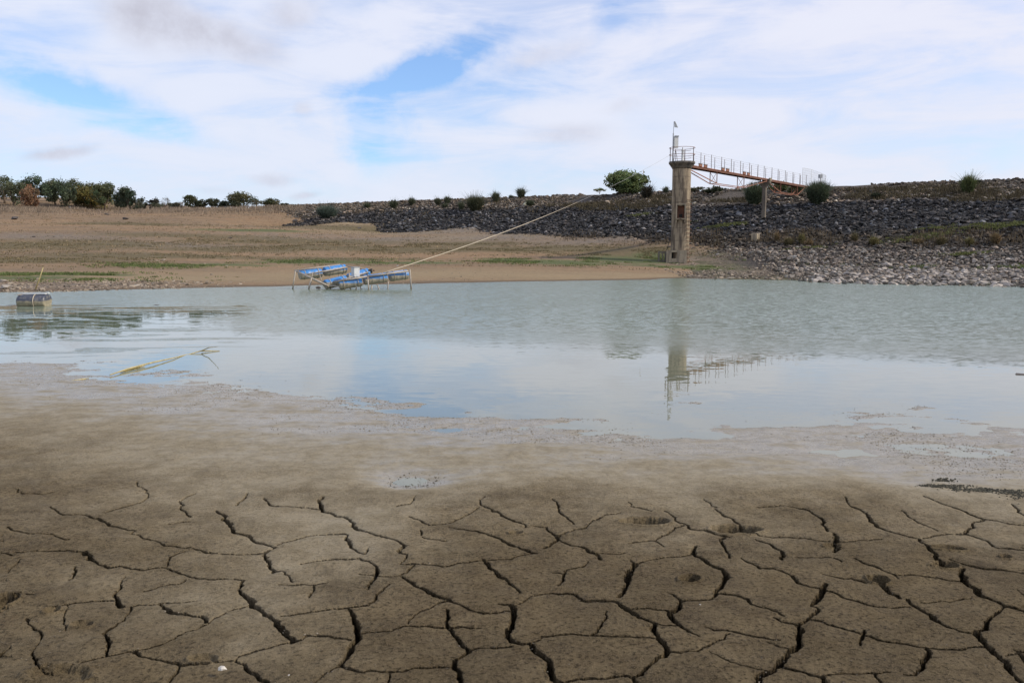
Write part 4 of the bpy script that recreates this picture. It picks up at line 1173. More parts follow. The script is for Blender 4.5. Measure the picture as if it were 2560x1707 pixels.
for i, (px, pb, pt_, pw, lb, col, n_, tr_) in enumerate([
    (474, 520, 488, 27, 'upright small tree, leftmost on the middle hill skyline', (0.062, 0.072, 0.034), 900, 0.3),
    (506, 524, 499, 22, 'narrow dark bush second from left on the middle skyline', (0.050, 0.055, 0.030), 700, 0.1),
    (531, 523, 497, 25, 'flat topped bush third from left on the middle skyline', (0.055, 0.058, 0.032), 800, 0.1),
    (562, 526, 504, 26, 'low dark bush left of the large skyline tree', (0.042, 0.050, 0.030), 700, 0.1),
    (611, 526, 480, 56, 'large light crowned tree of the middle skyline', (0.075, 0.080, 0.040), 2200, 0.16),
    (674, 524, 497, 30, 'round tree right of the large skyline tree', (0.068, 0.074, 0.036), 1100, 0.15)]):
    tree(px, pb, pt_ - 2, pw * 1.25, lb, 'small trees on the middle hill skyline', col, 134, tr_, n_, 0.18, 14, 70 + i, name='small_tree')
tree(588, 526, 503, 22, 'dark bush half behind the large skyline tree', None, (0.045, 0.050, 0.030), 132, 0.1, 600, 0.18, 9, 90, name='brush', cat='bush')
tree(640, 526, 498, 20, 'nearly bare young tree between the large and the round skyline tree', None, (0.07, 0.065, 0.045), 132, 0.3, 160, 0.14, 8, 91, name='bare_tree', twigs=5)
tree(412, 519, 492, 30, 'leafless grey bush between grove and middle skyline', 'leafless bushes on the skyline', (0.10, 0.09, 0.07), 140, 0.2, 120, 0.12, 8, 92, name='bare_bush', twigs=9, cat='bush')
tree(453, 520, 504, 32, 'lower leafless bush beside the upright small tree', 'leafless bushes on the skyline', (0.10, 0.09, 0.07), 138, 0.2, 160, 0.12, 8, 93, name='bare_bush', twigs=9, cat='bush')
for i, (px, pb, pt_, pw, lb) in enumerate([(713, 522, 508, 20, 'low bush with upright sprigs left of the blue green bush'), (734, 521, 511, 24, 'small low bush on the far crest, second from the left'),
        (756, 521, 512, 14, 'tiny bush on the far crest between two low bushes'), (784, 520, 511, 20, 'round low bush just behind the blue green bush')]):
    tree(px, pb, pt_, pw, lb, 'low bushes on the far end of the crest', (0.055, 0.07, 0.04), 128, 0.08, 380, 0.16, 8, 100 + i, name='low_bush', cat='bush')

for i, (px, pb, pt_, pw, lb) in enumerate([(346, 516, 496, 24, 'low olive brush touching the right foot of the hill grove'), (396, 519, 502, 26, 'flat olive brush between the two dark brushes and the leafless bush'),
        (434, 520, 505, 24, 'small olive brush between the two leafless bushes'), (488, 523, 508, 22, 'low brush joining the two leftmost small skyline trees'), (704, 523, 511, 26, 'faint low brush right of the round skyline tree')]):
    tree(px, pb, pt_, pw * 1.2, lb, 'low brush along the middle skyline', (0.052, 0.055, 0.034), 137, 0.06, 420, 0.18, 9, 160 + i, name='brush', cat='bush')

# broom: bundles of thin rush-like blades
def blades(cx, cy, cz, h, w_, q, n, col, width=0.03, bend=0.5, sparse=0.0):
    a = q.uniform(0, 2 * math.pi, n); r0 = w_ * 0.16 * np.sqrt(q.uniform(0, 1, n))
    lean = np.abs(q.normal(0, 0.42, n)) + 0.02; lean = np.clip(lean, 0, 1.15)
    L = h * q.uniform(0.45, 1.0, n) * (1 + sparse * (q.uniform(0, 1, n) > 0.93))
    dx, dy = np.cos(a), np.sin(a)
    B = np.stack([cx + dx * r0, cy + dy * r0, np.full(n, cz)], -1)
    Mi = B + np.stack([dx * lean * L * 0.35 * w_ / h, dy * lean * L * 0.35 * w_ / h, L * 0.55], -1)
    T_ = B + np.stack([dx * lean * L * (0.75 + bend * 0.3) * w_ / h, dy * lean * L * (0.75 + bend * 0.3) * w_ / h, L * (1 - 0.28 * lean)], -1)
    b2 = a + q.uniform(-1.5, 1.5, n) + math.pi / 2
    sd = np.stack([np.cos(b2), np.sin(b2), np.zeros(n)], -1) * width * 0.5
    # two quads per blade
    V = np.stack([B - sd, B + sd, Mi + sd, Mi - sd, Mi - sd, Mi + sd, T_ + sd * 0.3, T_ - sd * 0.3], 1).reshape(-1, 3)
    c = np.array(col)[None] * q.uniform(0.5, 1.5, (n, 1)); c[:, 0] *= q.uniform(0.8, 1.25, n)
    return V, np.repeat(c, 8, 0)
def broom(px, pb, pt_, pw, lb, group=None, col=(0.075, 0.092, 0.052), n=700, Y=None, seed=0, name='broom_bush', wd=0.035, sparse=0.35, core=0.35):
    q = np.random.default_rng(seed + 300)
    col = tuple(c * 1.3 for c in col)
    b = hit(px, pb) if Y is None else None
    if b is None:
        b = at(px, pb, Y or 115); b.z = float(surf_z(b.x, b.y))
    top = at(px, pt_, b.y); H = max(top.z - b.z, 0.3); w_ = pw * b.y / F
    V, C = blades(b.x, b.y, b.z - 0.1, H * 1.12, w_, q, n, col, wd, sparse=sparse)
    # inner leafy mass
    nl = int(n * core * 2)
    d = q.normal(size=(nl, 3)); d /= np.linalg.norm(d, axis=1)[:, None]; d *= q.uniform(0.2, 1, (nl, 1)) ** 0.4
    P_ = np.array((b.x, b.y, b.z + H * 0.42))[None] + d * np.array((w_ * 0.42, w_ * 0.42, H * 0.42))[None]
    V2 = leaf_quads(P_, q.uniform(0.6, 1.3, nl) * 0.10, q); C2 = np.repeat(np.array(col)[None] * q.uniform(0.4, 1.3, (nl, 1)), 4, 0)
    o = link_leaves(name, np.concatenate([V, V2]), np.concatenate([C, C2]), None, tuple(b))
    tag(o, lb, 'bush', group)
    return o
GB = 'broom bushes along the dam crest'
for i, (cx, cb, ct, cw, lb, n_) in enumerate([
    (262, 322, 278, 62, 'first small bush from the left on the dam crest', 350), (440, 325, 262, 72, 'second bush from the left on the dam crest, slightly leaning', 500),
    (560, 303, 246, 60, 'upright feathery bush third from the left on the crest', 500), (735, 303, 248, 55, 'left bush of the close pair on the crest', 450),
    (797, 292, 238, 60, 'right bush of the close pair on the crest', 450), (783, 322, 284, 56, 'low bush just under the close pair on the crest', 350),
    (1122, 280, 208, 70, 'upright bush right of the large round crest bush', 600), (1222, 254, 230, 36, 'tiny weed on the crest between two upright bushes', 160),
    (1290, 252, 182, 74, 'tall feathery bush with thin tips in mid crest', 700), (1348, 306, 262, 70, 'low pale bush below the tall feathery bush', 450),
    (890, 330, 272, 56, 'small bush touching the left of the large round bush', 350)]):
    broom(820 + cx / 2.673, 400 + cb / 2.673, 400 + ct / 2.673, cw / 2.673, lb, GB, (0.075, 0.085, 0.050), n_, seed=i)
broom(1188, 527, 487, 55, 'large round brownish green bush on the crest stones', GB, (0.070, 0.074, 0.040), 1500, seed=20, core=0.9)
broom(818, 545, 512, 62, 'wide blue green bush where hill and dam crest meet', None, (0.080, 0.105, 0.080), 1300, seed=21, core=1.2)
broom(1617, 497, 461, 36, 'dark brown bush just right of the leafy crest tree', None, (0.040, 0.036, 0.024), 800, seed=22, core=1.0)
broom(1664, 482, 464, 20, 'thin bush close left of the tower top of the dam', None, (0.075, 0.085, 0.05), 220, seed=23)
broom(1886, 512, 456, 56, 'large rush like bush in front of the bridge pier', None, (0.070, 0.088, 0.050), 2200, seed=24, core=1.2, sparse=0.12)
broom(2044, 510, 453, 62, 'largest rush like bush at the shore end of the footbridge', None, (0.068, 0.086, 0.050), 3000, seed=25, core=1.3, sparse=0.12)
broom(2419, 484, 437, 40, 'light green upright bush on the right part of the crest', None, (0.095, 0.115, 0.045), 1200, seed=26, core=0.9)
broom(2444, 458, 448, 22, 'tiny dark bush on the skyline beside the light green bush', None, (0.04, 0.04, 0.03), 200, seed=27)
broom(2190, 496, 480, 30, 'dark low bush in the weed strip of the right crest', None, (0.035, 0.040, 0.022), 500, seed=28, core=1.5)
GF = 'leafy bushes on the crest behind the footbridge'
for i, (px, pb, pt_, pw, lb, n_) in enumerate([
    (1742, 480, 468, 40, 'low dark bush on the crest just right of the tower', 500), (1783, 482, 464, 42, 'rounded dark bush under the first bridge truss', 700),
    (1945, 478, 452, 44, 'yellow green leafy bush behind the bridge pier', 700), (1985, 486, 462, 36, 'leafy bush behind the second bridge truss', 500)]):
    tree(px, pb, pt_, pw, lb, GF, (0.070, 0.080, 0.032) if i > 1 else (0.050, 0.056, 0.030), None, 0.06, n_, 0.16, 10, 130 + i, name='leafy_bush', cat='bush')
tree(1566, 484, 427, 84, 'broad light green leafy tree on the dam crest left of the tower', None, (0.100, 0.125, 0.050), None, 0.05, 3200, 0.24, 44, 140, name='fig_tree')
tree(1499, 483, 469, 26, 'small leafy sapling left of the broad crest tree', None, (0.095, 0.115, 0.05), None, 0.1, 320, 0.18, 8, 141, name='sapling')
# dry weeds on the berm
GD = 'dry brown weeds along the foot of the dark stones'
for i, (cx, cb, ct, cw, lb) in enumerate([
    (440, 575, 488, 44, 'yellowish dry weed clump right of the concrete block'), (530, 600, 530, 90, 'brown dry weeds, second clump right of the concrete block'),
    (630, 590, 500, 60, 'olive dry weed clump in the left of the weed row'), (690, 605, 545, 70, 'low brown weeds beside the olive weed clump'),
    (1040, 575, 496, 60, 'upright yellowish dry bush in the middle of the weed row'), (1190, 600, 520, 90, 'brown spreading weeds right of the upright yellowish bush'),
    (1530, 590, 540, 100, 'low greenish weeds in the right half of the weed row'), (1710, 600, 520, 90, 'pale dry rounded weed clump at right'),
    (1930, 600, 530, 70, 'yellowish weeds between two pale dry clumps'), (2130, 590, 490, 90, 'pale dry clump nearest the right edge')]):
    broom(1800 + cx / 3.095, 420 + cb / 3.095, 420 + ct / 3.095, cw / 3.095, lb, GD, [(0.17, 0.125, 0.065), (0.12, 0.10, 0.05), (0.15, 0.13, 0.055)][i % 3], 420, seed=40 + i, name='dry_weed', wd=0.025, core=0.5)

# masses nobody could count
def tufts(name, label, pts, hmin, hmax, col, seed, per=6, width=0.02, spread=0.10):
    q = np.random.default_rng(seed); n = len(pts)
    P_ = np.repeat(np.asarray(pts), per, 0); m = len(P_)
    P_ = P_ + np.concatenate([q.normal(0, spread, (m, 2)), np.zeros((m, 1))], 1)
    hh = q.uniform(hmin, hmax, m); a = q.uniform(0, 2 * math.pi, m); ln = np.abs(q.normal(0, 0.35, m)) * hh
    T_ = P_ + np.stack([np.cos(a) * ln, np.sin(a) * ln, hh], -1)
    b2 = a + math.pi / 2 + q.uniform(-1, 1, m); sd = np.stack([np.cos(b2), np.sin(b2), np.zeros(m)], -1) * width
    B = P_ - np.array((0, 0, 0.02))[None]
    V = np.stack([B - sd, B + sd, T_ + sd * 0.25, T_ - sd * 0.25], 1).reshape(-1, 3)
    cc = np.array(col)[None] * q.uniform(0.55, 1.45, (n, 1)).repeat(per, 0) * q.uniform(0.8, 1.2, (m, 1))
    o = raw_mesh(name, V, np.arange(len(V)), np.full(len(V) // 4, 4), [M['leaf']], color=np.clip(np.repeat(cc, 4, 0), 0, 1))
    tag(o, label, kind='stuff'); return o
def around(lst, q, dens=1.0):
    out = []
    for (px, py, rx, ry, n) in lst:
        c = hit(px, py)
        if c is None: continue
        n = int(n * dens)
        x = q.normal(c.x, rx * 0.55, n); y = q.normal(c.y, ry * 0.55, n); z = surf_z(x, y)
        k = (z > 0.04) & (vnoise(x * 0.5, y, 0.7, 90, 3) > 0.50)
        out.append(np.stack([x, y, z], -1)[k])
    return np.concatenate(out)
q = np.random.default_rng(61)
tufts('grass', 'short green grass patches near the shore', around([(60, 694, 4.5, 2.4, 2600), (170, 688, 3.6, 1.9, 1700), (285, 688, 1.6, 0.7, 250), (400, 664, 5, 2.5, 700), (800, 655, 8, 2.5, 700), (1270, 652, 3, 2, 450),
      (1400, 655, 5, 3, 900), (1560, 652, 5, 3.2, 1400), (1645, 655, 2.5, 2.0, 900), (1700, 668, 6, 1.3, 1500), (1790, 665, 3.5, 1.2, 900), (1960, 672, 4, 0.8, 700), (2280, 668, 1.5, 0.8, 200), (2520, 672, 2.5, 0.9, 400)], q),
      0.02, 0.09, (0.135, 0.165, 0.055), 62, 7, 0.03)
tufts('olive_weeds', 'low olive brown weeds over the slope', around([(120, 612, 14, 7, 1300), (100, 652, 9, 5, 1200), (350, 640, 12, 5, 900), (700, 605, 16, 5, 1100), (820, 620, 14, 5, 1200), (1000, 625, 14, 6, 1200), (1150, 612, 8, 4, 600),
      (1350, 625, 10, 5, 900), (1560, 632, 9, 6, 1000), (940, 575, 14, 4, 700), (300, 560, 14, 4, 500), (1620, 625, 5, 5, 500)], q), 0.02, 0.09, (0.18, 0.145, 0.075), 63, 6, 0.03)
pts = []
for i in range(2600):
    p = hit(q.uniform(-60, 760), q.normal(522, 6))
    if p is not None and p.y > 100: pts.append(p[:])
tufts('dry_scrub', 'pale grey dry scrub below the hill trees', np.array(pts), 0.08, 0.36, (0.27, 0.21, 0.15), 64, 9, 0.035, 0.45)
n = 9000
x = q.uniform(-75, 16, n); y = 38 + 92 * q.uniform(0, 1, n) ** 1.3; z = ground_z(x, y)
k = (z > 0.15) & (z > dam_z(x, y)) & (vnoise(x * 0.5, y, 0.25, 99, 4) > 0.48) & (y > 54)
tufts('dry_grass', 'sparse dry grass tufts over the brown slope', np.stack([x, y, z], -1)[k], 0.02, 0.12, (0.27, 0.20, 0.115), 69, 6, 0.035, 0.14)
# weed strip on the right part of the crest
n = 5200
s_ = q.uniform(1.6, 8.6, n); t_ = q.uniform(-22, 46, n)
x = CA[0] + TD[0] * t_ + ND[0] * s_; y = CA[1] + TD[1] * t_ + ND[1] * s_
k = (vnoise(x, y, 0.16, 95, 3) + 0.25 * np.exp(-((s_ - 5.5) / 1.3) ** 2) > 0.62)
tufts('crest_weeds', 'dark weeds growing along the crest stones', np.stack([x, y, dam_z(x, y)], -1)[k], 0.06, 0.30, (0.090, 0.072, 0.040), 65, 10, 0.04, 0.35)
n = 1500
s_ = q.uniform(0.5, 9, n); t_ = q.uniform(46, 118, n)
x = CA[0] + TD[0] * t_ + ND[0] * s_; y = CA[1] + TD[1] * t_ + ND[1] * s_
k = vnoise(x, y, 0.2, 96, 3) > 0.56
tufts('crest_dry_grass', 'sparse dry grass among the upper stones', np.stack([x, y, dam_z(x, y)], -1)[k], 0.05, 0.22, (0.17, 0.13, 0.07), 66, 6, 0.03, 0.25)
# moss mats and berm weeds
mats_ = around([(1818, 565, 1.6, 0.5, 120), (1885, 560, 1.4, 0.4, 100), (2000, 556, 1.0, 0.4, 80), (2338, 570, 1.4, 0.5, 160), (2438, 569, 1.4, 0.5, 160), (2525, 566, 1.8, 0.6, 200), (1700, 560, 1.2, 0.4, 60), (1598, 540, 1.2, 0.4, 60), (2300, 597, 3, 0.7, 160),
      (2420, 638, 1.5, 0.4, 90), (2080, 618, 2.2, 0.4, 120)], q)
tufts('moss_mats', 'small yellow green mats among the stones', mats_ + np.array((0, 0, 0.12))[None], 0.03, 0.10, (0.13, 0.14, 0.045), 67, 6, 0.04, 0.15)
n = 2600
s_ = q.uniform(17.5, 23.0, n); t_ = q.uniform(-22, 42, n)
x = CA[0] + TD[0] * t_ + ND[0] * s_; y = CA[1] + TD[1] * t_ + ND[1] * s_
k = vnoise(x, y, 0.3, 97, 3) > 0.56
tufts('berm_weeds', 'brown dry weeds between dark and pale stones', np.stack([x, y, dam_z(x, y)], -1)[k], 0.08, 0.35, (0.12, 0.09, 0.055), 68, 6, 0.03, 0.3)

# ------------------------------------------------------------------ intake tower
T0 = at(1699, 664, 62.0); TX, TY = T0.x, T0.y; TZ = 0.36
CAMA = math.atan2(-TY, -TX)           # angle pointing back to the viewer
RS = 0.675
tower = empty('intake_tower', (TX, TY, TZ))
tag(tower, 'round concrete intake tower with flared cap at the shore', 'tower')
def pol(a, r_, z): return Vector((TX + math.cos(a) * r_, TY + math.sin(a) * r_, z))
# shaft with a real opening
nseg = 72; zs = [TZ - 0.3, 1.5, 2.5, 3.5, 3.94, 4.83, 5.6, 6.6, 7.62]
wa = 0.40
angs = [CAMA - math.pi + 2 * math.pi * k / nseg for k in range(nseg)]
angs = sorted(set([a for a in angs if abs(a - CAMA) > wa + 0.01 or abs(a - CAMA) < wa - 0.01] + [CAMA - wa, CAMA + wa]))
m = MB()
for z_ in zs:
    for a in angs: m.v.append(pol(a, RS, z_))
na = len(angs)
for i in range(len(zs) - 1):
    for k in range(na):
        a0 = angs[k]; a1 = angs[(k + 1) % na] if k < na - 1 else angs[0] + 2 * math.pi
        am = (a0 + a1) / 2
        if zs[i] == 3.94 and abs(am - CAMA) < wa: continue
        b0 = i * na + k; b1 = i * na + (k + 1) % na
        m.f.append([b0, b1, b1 + na, b0 + na]); m.sm.append(True)
for z_, fl in ((3.94, 0), (4.83, 1)):   # reveals
    n0 = len(m.v)
    m.v += [pol(CAMA - wa, RS, z_), pol(CAMA + wa, RS, z_), pol(CAMA + wa * 1.5, RS * 0.62, z_), pol(CAMA - wa * 1.5, RS * 0.62, z_), pol(CAMA, RS, z_)]
    m.f.append([n0, n0 + 4, n0 + 1, n0 + 2, n0 + 3]); m.sm.append(False)
for sg in (-1, 1):
    n0 = len(m.v)
    m.v += [pol(CAMA + sg * wa, RS, 3.94), pol(CAMA + sg * wa * 1.5, RS * 0.62, 3.94), pol(CAMA + sg * wa * 1.5, RS * 0.62, 4.83), pol(CAMA + sg * wa, RS, 4.83)]
    m.f.append([n0, n0 + 1, n0 + 2, n0 + 3]); m.sm.append(False)
m.build('shaft', M['concrete'], tower)
cdir = Vector((math.cos(CAMA), math.sin(CAMA), 0)); cside = Vector((-cdir.y, cdir.x, 0))    # cside points to the right of the picture
if cside.x < 0: cside = -cside
def tp(r_, f_, z_): return Vector((TX, TY, 0)) + cside * r_ + cdir * f_ + Vector((0, 0, z_))
m = MB(); n0 = len(m.v)
m.bar(tp(0, 0.40, 3.92), tp(0, 0.40, 4.85), 0.62, 0.03)
gate = m.build('sluice_gate', M['rust'], tower)
m = MB(); m.box(tp(0.0, 0.43, 4.12), (0.22, 0.06, 0.22), math.atan2(cside.y, cside.x)); m.build('gate_shade_block', M['dark'], tower)  # solid black block, paints the shade of a hole in the gate
rza = math.atan2(cside.y, cside.x)
m = MB()
for r_ in (-0.315, 0.315): m.box(tp(r_, 0.66, 4.385), (0.09, 0.16, 1.0), rza)
m.box(tp(0, 0.66, 4.93), (0.72, 0.16, 0.09), rza)
m.build('window_frame', M['concrete_pale'], tower)
m = MB(); m.box(tp(0, 0.70, 3.86), (0.76, 0.26, 0.10), rza)
for r_ in (-0.31, 0.31): m.box(tp(r_, 0.68, 3.70), (0.10, 0.18, 0.22), rza)
m.build('window_sill', M['concrete'], tower)
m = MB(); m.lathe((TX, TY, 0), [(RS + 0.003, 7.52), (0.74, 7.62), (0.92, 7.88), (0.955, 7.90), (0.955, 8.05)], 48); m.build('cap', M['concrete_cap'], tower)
# rungs
LA = CAMA + (1 if cside.dot(Vector((math.cos(CAMA + 0.8), math.sin(CAMA + 0.8), 0))) > 0 else -1) * 1.02
for k in range(17):
    z_ = 0.75 + k * 0.30
    if z_ > 5.4: break
    m = MB(); da = 0.30
    m.tube([pol(LA - da, RS - 0.03, z_), pol(LA - da, RS + 0.13, z_), pol(LA + da, RS + 0.13, z_), pol(LA + da, RS - 0.03, z_)], 0.019, 6)
    m.build('rung', M['rust'], tower)
# railing on the cap
m = MB()
for z_, r_ in ((9.05, 0.93), (8.55, 0.93)):
    ring = [pol(CAMA + 2 * math.pi * k / 40, r_, z_) for k in range(41)]
    m.tube(ring, 0.018, 6, False)
m.tube([pol(CAMA + 2 * math.pi * k / 40, 0.80, 8.92) for k in range(14, 27)], 0.015, 6); m.tube([pol(CAMA + 2 * math.pi * k / 40, 0.80, 8.36) for k in range(14, 27)], 0.015, 6)
rail = m.build('railing', M['rust_pale'], tower)
for a in (-1.25, 1.12, 2.0, 2.9, -2.3):
    m = MB(); m.tube([pol(CAMA + a, 0.90, 8.04), pol(CAMA + a, 0.90, 9.05)], 0.030 if abs(a) < 1.5 else 0.02, 6); m.build('railing_post', M['steel_grey'], tower)
# foot chamber with a square opening
def cbox(m, r0, r1, f0, f1, z0, z1):
    m.box(tp((r0 + r1) / 2, (f0 + f1) / 2, (z0 + z1) / 2), (r1 - r0, f1 - f0, z1 - z0), rza)
m = MB()
cbox(m, -0.97, -0.60, 0.30, 0.80, 0.20, 1.58); cbox(m, -0.20, 0.50, 0.45, 0.80, 0.20, 1.58)
cbox(m, -0.60, -0.20, 0.45, 0.80, 0.20, 0.98); cbox(m, -0.60, -0.20, 0.45, 0.80, 1.43, 1.58)
m.build('foot_chamber', M['concrete_pale'], tower)
m = MB(); cbox(m, -0.60, -0.20, 0.46, 0.48, 0.98, 1.43); m.build('opening_shade_panel', M['dark'], tower)  # black back panel, paints the shade inside the square opening
m = MB()
cbox(m, -1.60, -1.48, -0.2, 0.35, 0.15, 1.50); cbox(m, -1.12, -0.975, -0.2, 0.35, 0.15, 1.50); cbox(m, -1.48, -1.12, -0.2, 0.33, 1.38, 1.49); cbox(m, -1.48, -1.12, 0.0, 0.30, 0.15, 0.80)
cbox(m, -1.30, -1.22, 0.1, 0.28, 0.80, 1.38)
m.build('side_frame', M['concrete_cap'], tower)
m = MB(); cbox(m, 0.505, 1.30, 0.2, 0.9, 0.20, 0.52); cbox(m, 0.15, 0.50, 0.81, 1.0, 0.2, 0.46); m.build('foot_slab', M['concrete_pale'], tower)
m = MB(); m.tube([tp(1.34, 0.6, 0.50), tp(1.62, 0.5, 0.52)], 0.12, 14); m.build('outlet_pipe', M['concrete_pier'], tower)
m = MB(); m.tube([tp(-0.72, 0.2, 3.1), tp(-0.80, 0.3, 2.2), tp(-0.98, 0.5, 1.55)], 0.025, 6); m.build('drop_cable', M['black_rubber'], tower)

# instruments standing on the tower
mast = empty('antenna_mast', tp(-0.66, 0.25, 8.05))
tag(mast, 'thin grey mast with tall cabinet and small tilted panel on the tower', 'mast')
m = MB(); m.tube([tp(-0.66, 0.25, 8.05), tp(-0.66, 0.25, 10.1)], 0.045, 8); m.tube([tp(-0.66, 0.25, 10.1), tp(-0.64, 0.25, 10.92)], 0.016, 6); m.build('pole', M['grey_paint'], mast)
m = MB(); m.box(tp(-0.47, 0.27, 9.42), (0.30, 0.22, 0.80), rza + 0.45); m.build('cabinet', M['white_paint'], mast)
m = MB(); m.box(tp(-0.43, 0.27, 9.86), (0.26, 0.26, 0.09), rza + 0.45); m.build('cabinet_lid', M['grey_paint'], mast)
m = MB(); a_, b_, c_, d_ = tp(-0.63, 0.25, 10.95), tp(-0.55, 0.30, 10.93), tp(-0.33, 0.36, 10.46), tp(-0.60, 0.25, 10.52)
n_ = (b_ - a_).cross(d_ - a_).normalized() * 0.02
m.v += [a_, b_, c_, d_, a_ + n_, b_ + n_, c_ + n_, d_ + n_]; m.f += [[0, 1, 2, 3], [7, 6, 5, 4]] + [[k, (k + 1) % 4, 4 + (k + 1) % 4, 4 + k] for k in range(4)]; m.sm += [False] * 6
m.build('tilted_panel', M['white_paint'], mast)
tri = empty('tripod_stand', tp(-0.48, 0.1, 8.05)); tag(tri, 'dark tripod stand behind the railing on the left of the tower cap', 'tripod')
for r_, f_ in ((-0.62, 0.2), (-0.46, -0.15), (-0.32, 0.25)):
    m = MB(); m.tube([tp(r_, f_, 8.05), tp(-0.47, 0.1, 8.96)], 0.018, 6); m.build('leg', M['steel_grey'], tri)
vp = empty('valve_pedestal', tp(0.05, -0.1, 8.05)); tag(vp, 'pale valve pedestal in the middle of the tower cap', 'valve stand')
m = MB(); m.lathe(tp(0.03, -0.1, 8.045), [(0.16, 0.0), (0.14, 0.06), (0.09, 0.10), (0.075, 0.80), (0.10, 0.84), (0.10, 0.92)], 16); m.build('column', M['white_paint'], vp)
m = MB(); m.tube([tp(0.03, -0.1, 8.95), tp(0.03, -0.1, 9.10)], 0.03, 8); m.tube([tp(0.17, -0.1, 8.05), tp(0.15, -0.1, 8.9)], 0.02, 6); m.build('spindle', M['steel_grey'], vp)

# ------------------------------------------------------------------ footbridge
BD = Vector((29.4 - TX, 84.0 - TY, 0)).normalized(); BS = Vector((BD.y, -BD.x, 0))
def bp(t, o, z): return Vector((TX, TY, 0)) + BD * t + BS * o + Vector((0, 0, z))
def t_for(px, o, z=8.2):
    lo, hi = 0.3, 40.0
    for _ in range(40):
        mi = (lo + hi) / 2; p = bp(mi, o, z)
        if to_px(p.x, p.y, p.z)[0] < px: lo = mi
        else: hi = mi
    return lo
TE = 27.6
HW = 0.29; DZB = 7.86
bridge = empty('footbridge', bp(0.7, 0, DZB)); tag(bridge, 'narrow rusty steel footbridge from tower to dam crest', 'bridge')
TPI = t_for(1912, 0.0, 7.8)
m = MB()
for o_ in (-HW, HW):
    m.bar(bp(0.6, o_, DZB - 0.09), bp(TPI - 0.15, o_, DZB - 0.09), 0.06, 0.14); m.bar(bp(TPI + 0.15, o_, DZB - 0.11), bp(TE, o_, DZB - 0.11), 0.06, 0.14)
m.build('beam', M['rust'], bridge)
m = MB(); m.bar(bp(0.5, 0, DZB), bp(TE, 0, DZB), 2 * HW + 0.10, 0.045); m.build('deck', M['rust_pale'], bridge)
m = MB()
t1 = t_for(1560 + 868 / 3.7333, HW, 7.4); t2 = t_for(1560 + 1120 / 3.7333, HW, 7.4); t3 = TPI + (TE - TPI) * 0.30; t4 = TPI + (TE - TPI) * 0.72
for (a, b, c, d, dep_) in ((0.65, t1, t2, TPI - 0.3, 1.05), (TPI + 0.3, t3, t4, TE - 1.0, 1.0)):
    for o_ in (-HW, HW):
        m.bar(bp(a, o_, DZB - 0.16 - (0.15 if o_ > 0 else 0)), bp(b, o_, DZB - dep_), 0.055, 0.055); m.bar(bp(b, o_, DZB - dep_), bp(c, o_, DZB - dep_), 0.05, 0.05); m.bar(bp(c, o_, DZB - dep_), bp(d, o_, DZB - 0.2), 0.055, 0.055)
    for tt_ in (b, c):
        for o_ in (-HW, HW): m.bar(bp(tt_, o_, DZB - dep_), bp(tt_, o_, DZB - 0.15), 0.055, 0.055)
        m.bar(bp(tt_, -HW, DZB - dep_), bp(tt_ + 0.02, HW, DZB - 0.15), 0.025, 0.025); m.bar(bp(tt_, HW, DZB - dep_), bp(tt_ - 0.02, -HW, DZB - 0.15), 0.025, 0.025)
        m.bar(bp(tt_, -HW, DZB - dep_), bp(tt_, HW, DZB - dep_), 0.04, 0.04)
m.build('truss', M['rust_pale'], bridge)
posts_t = []
for cx in (717, 815, 910, 1001, 1087, 1171, 1249, 1307, 1380, 1437, 1505, 1575, 1640, 1700, 1760): posts_t.append(t_for(1560 + cx / 3.7333, HW))
for t_ in posts_t:
    if t_ > TE: continue
    for o_ in (-HW, HW):
        m = MB(); m.tube([bp(t_, o_, DZB - 0.05), bp(t_, o_, DZB + 1.07)], 0.024, 6); m.build('railing_post', M['steel_grey'], bridge)
for o_ in (-HW, HW):
    for h_ in (0.36, 0.70, 1.04):
        m = MB(); pts_ = [bp(posts_t[0] - 1.0, o_, DZB + h_)]
        for i in range(len(posts_t) - 1):
            a, b = posts_t[i], min(posts_t[i + 1], TE)
            pts_.append(bp(a, o_, DZB + h_)); pts_.append(bp((a + b) / 2, o_, DZB + h_ - 0.02))
        m.tube(pts_, 0.006, 4); m.build('rail_wire', M['wire'], bridge)
for cx in (722, 932, 1130):
    t_ = t_for(1560 + cx / 3.7333, HW); m = MB()
    for dt in (-0.55, 0.35):
        m = MB(); m.quadbox(bp(t_ + dt, HW + 0.035, DZB + 0.026), BD * 0.55, BS * 0.06, Vector((0, 0, 0.16))); m.build('kick_plate', M['rust_pale'], bridge)
        m = MB(); m.quadbox(bp(t_ + dt - 0.04, HW + 0.03, DZB + 0.19), BD * 0.58, BS * 0.09, Vector((0, 0, 0.06))); m.build('clamp', M['steel_grey'], bridge)
# pier
pb_ = bp(TPI, 0, 0); pz = float(dam_z(pb_.x, pb_.y))
pier = empty('bridge_pier', (pb_.x, pb_.y, pz)); tag(pier, 'concrete pier with flared head under the middle of the footbridge', 'pier')
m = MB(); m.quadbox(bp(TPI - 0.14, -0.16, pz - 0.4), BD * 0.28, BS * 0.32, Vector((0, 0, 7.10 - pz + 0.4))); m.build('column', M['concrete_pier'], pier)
m = MB(); n0 = 0
for z_, w1, w2 in ((7.10, 0.165, 0.145), (7.25, 0.26, 0.16), (7.50, 0.52, 0.20), (7.68, 0.52, 0.20)):
    for a, b in ((-1, -1), (1, -1), (1, 1), (-1, 1)): m.v.append(bp(TPI + a * w2, b * w1, z_))
for k in range(3):
    for j in range(4): m.f.append([k * 4 + j, k * 4 + (j + 1) % 4, k * 4 + 4 + (j + 1) % 4, k * 4 + 4 + j]); m.sm.append(False)
m.f += [[0, 1, 2, 3], [15, 14, 13, 12]]; m.sm += [False, False]
m.build('head', M['concrete_pier'], pier)
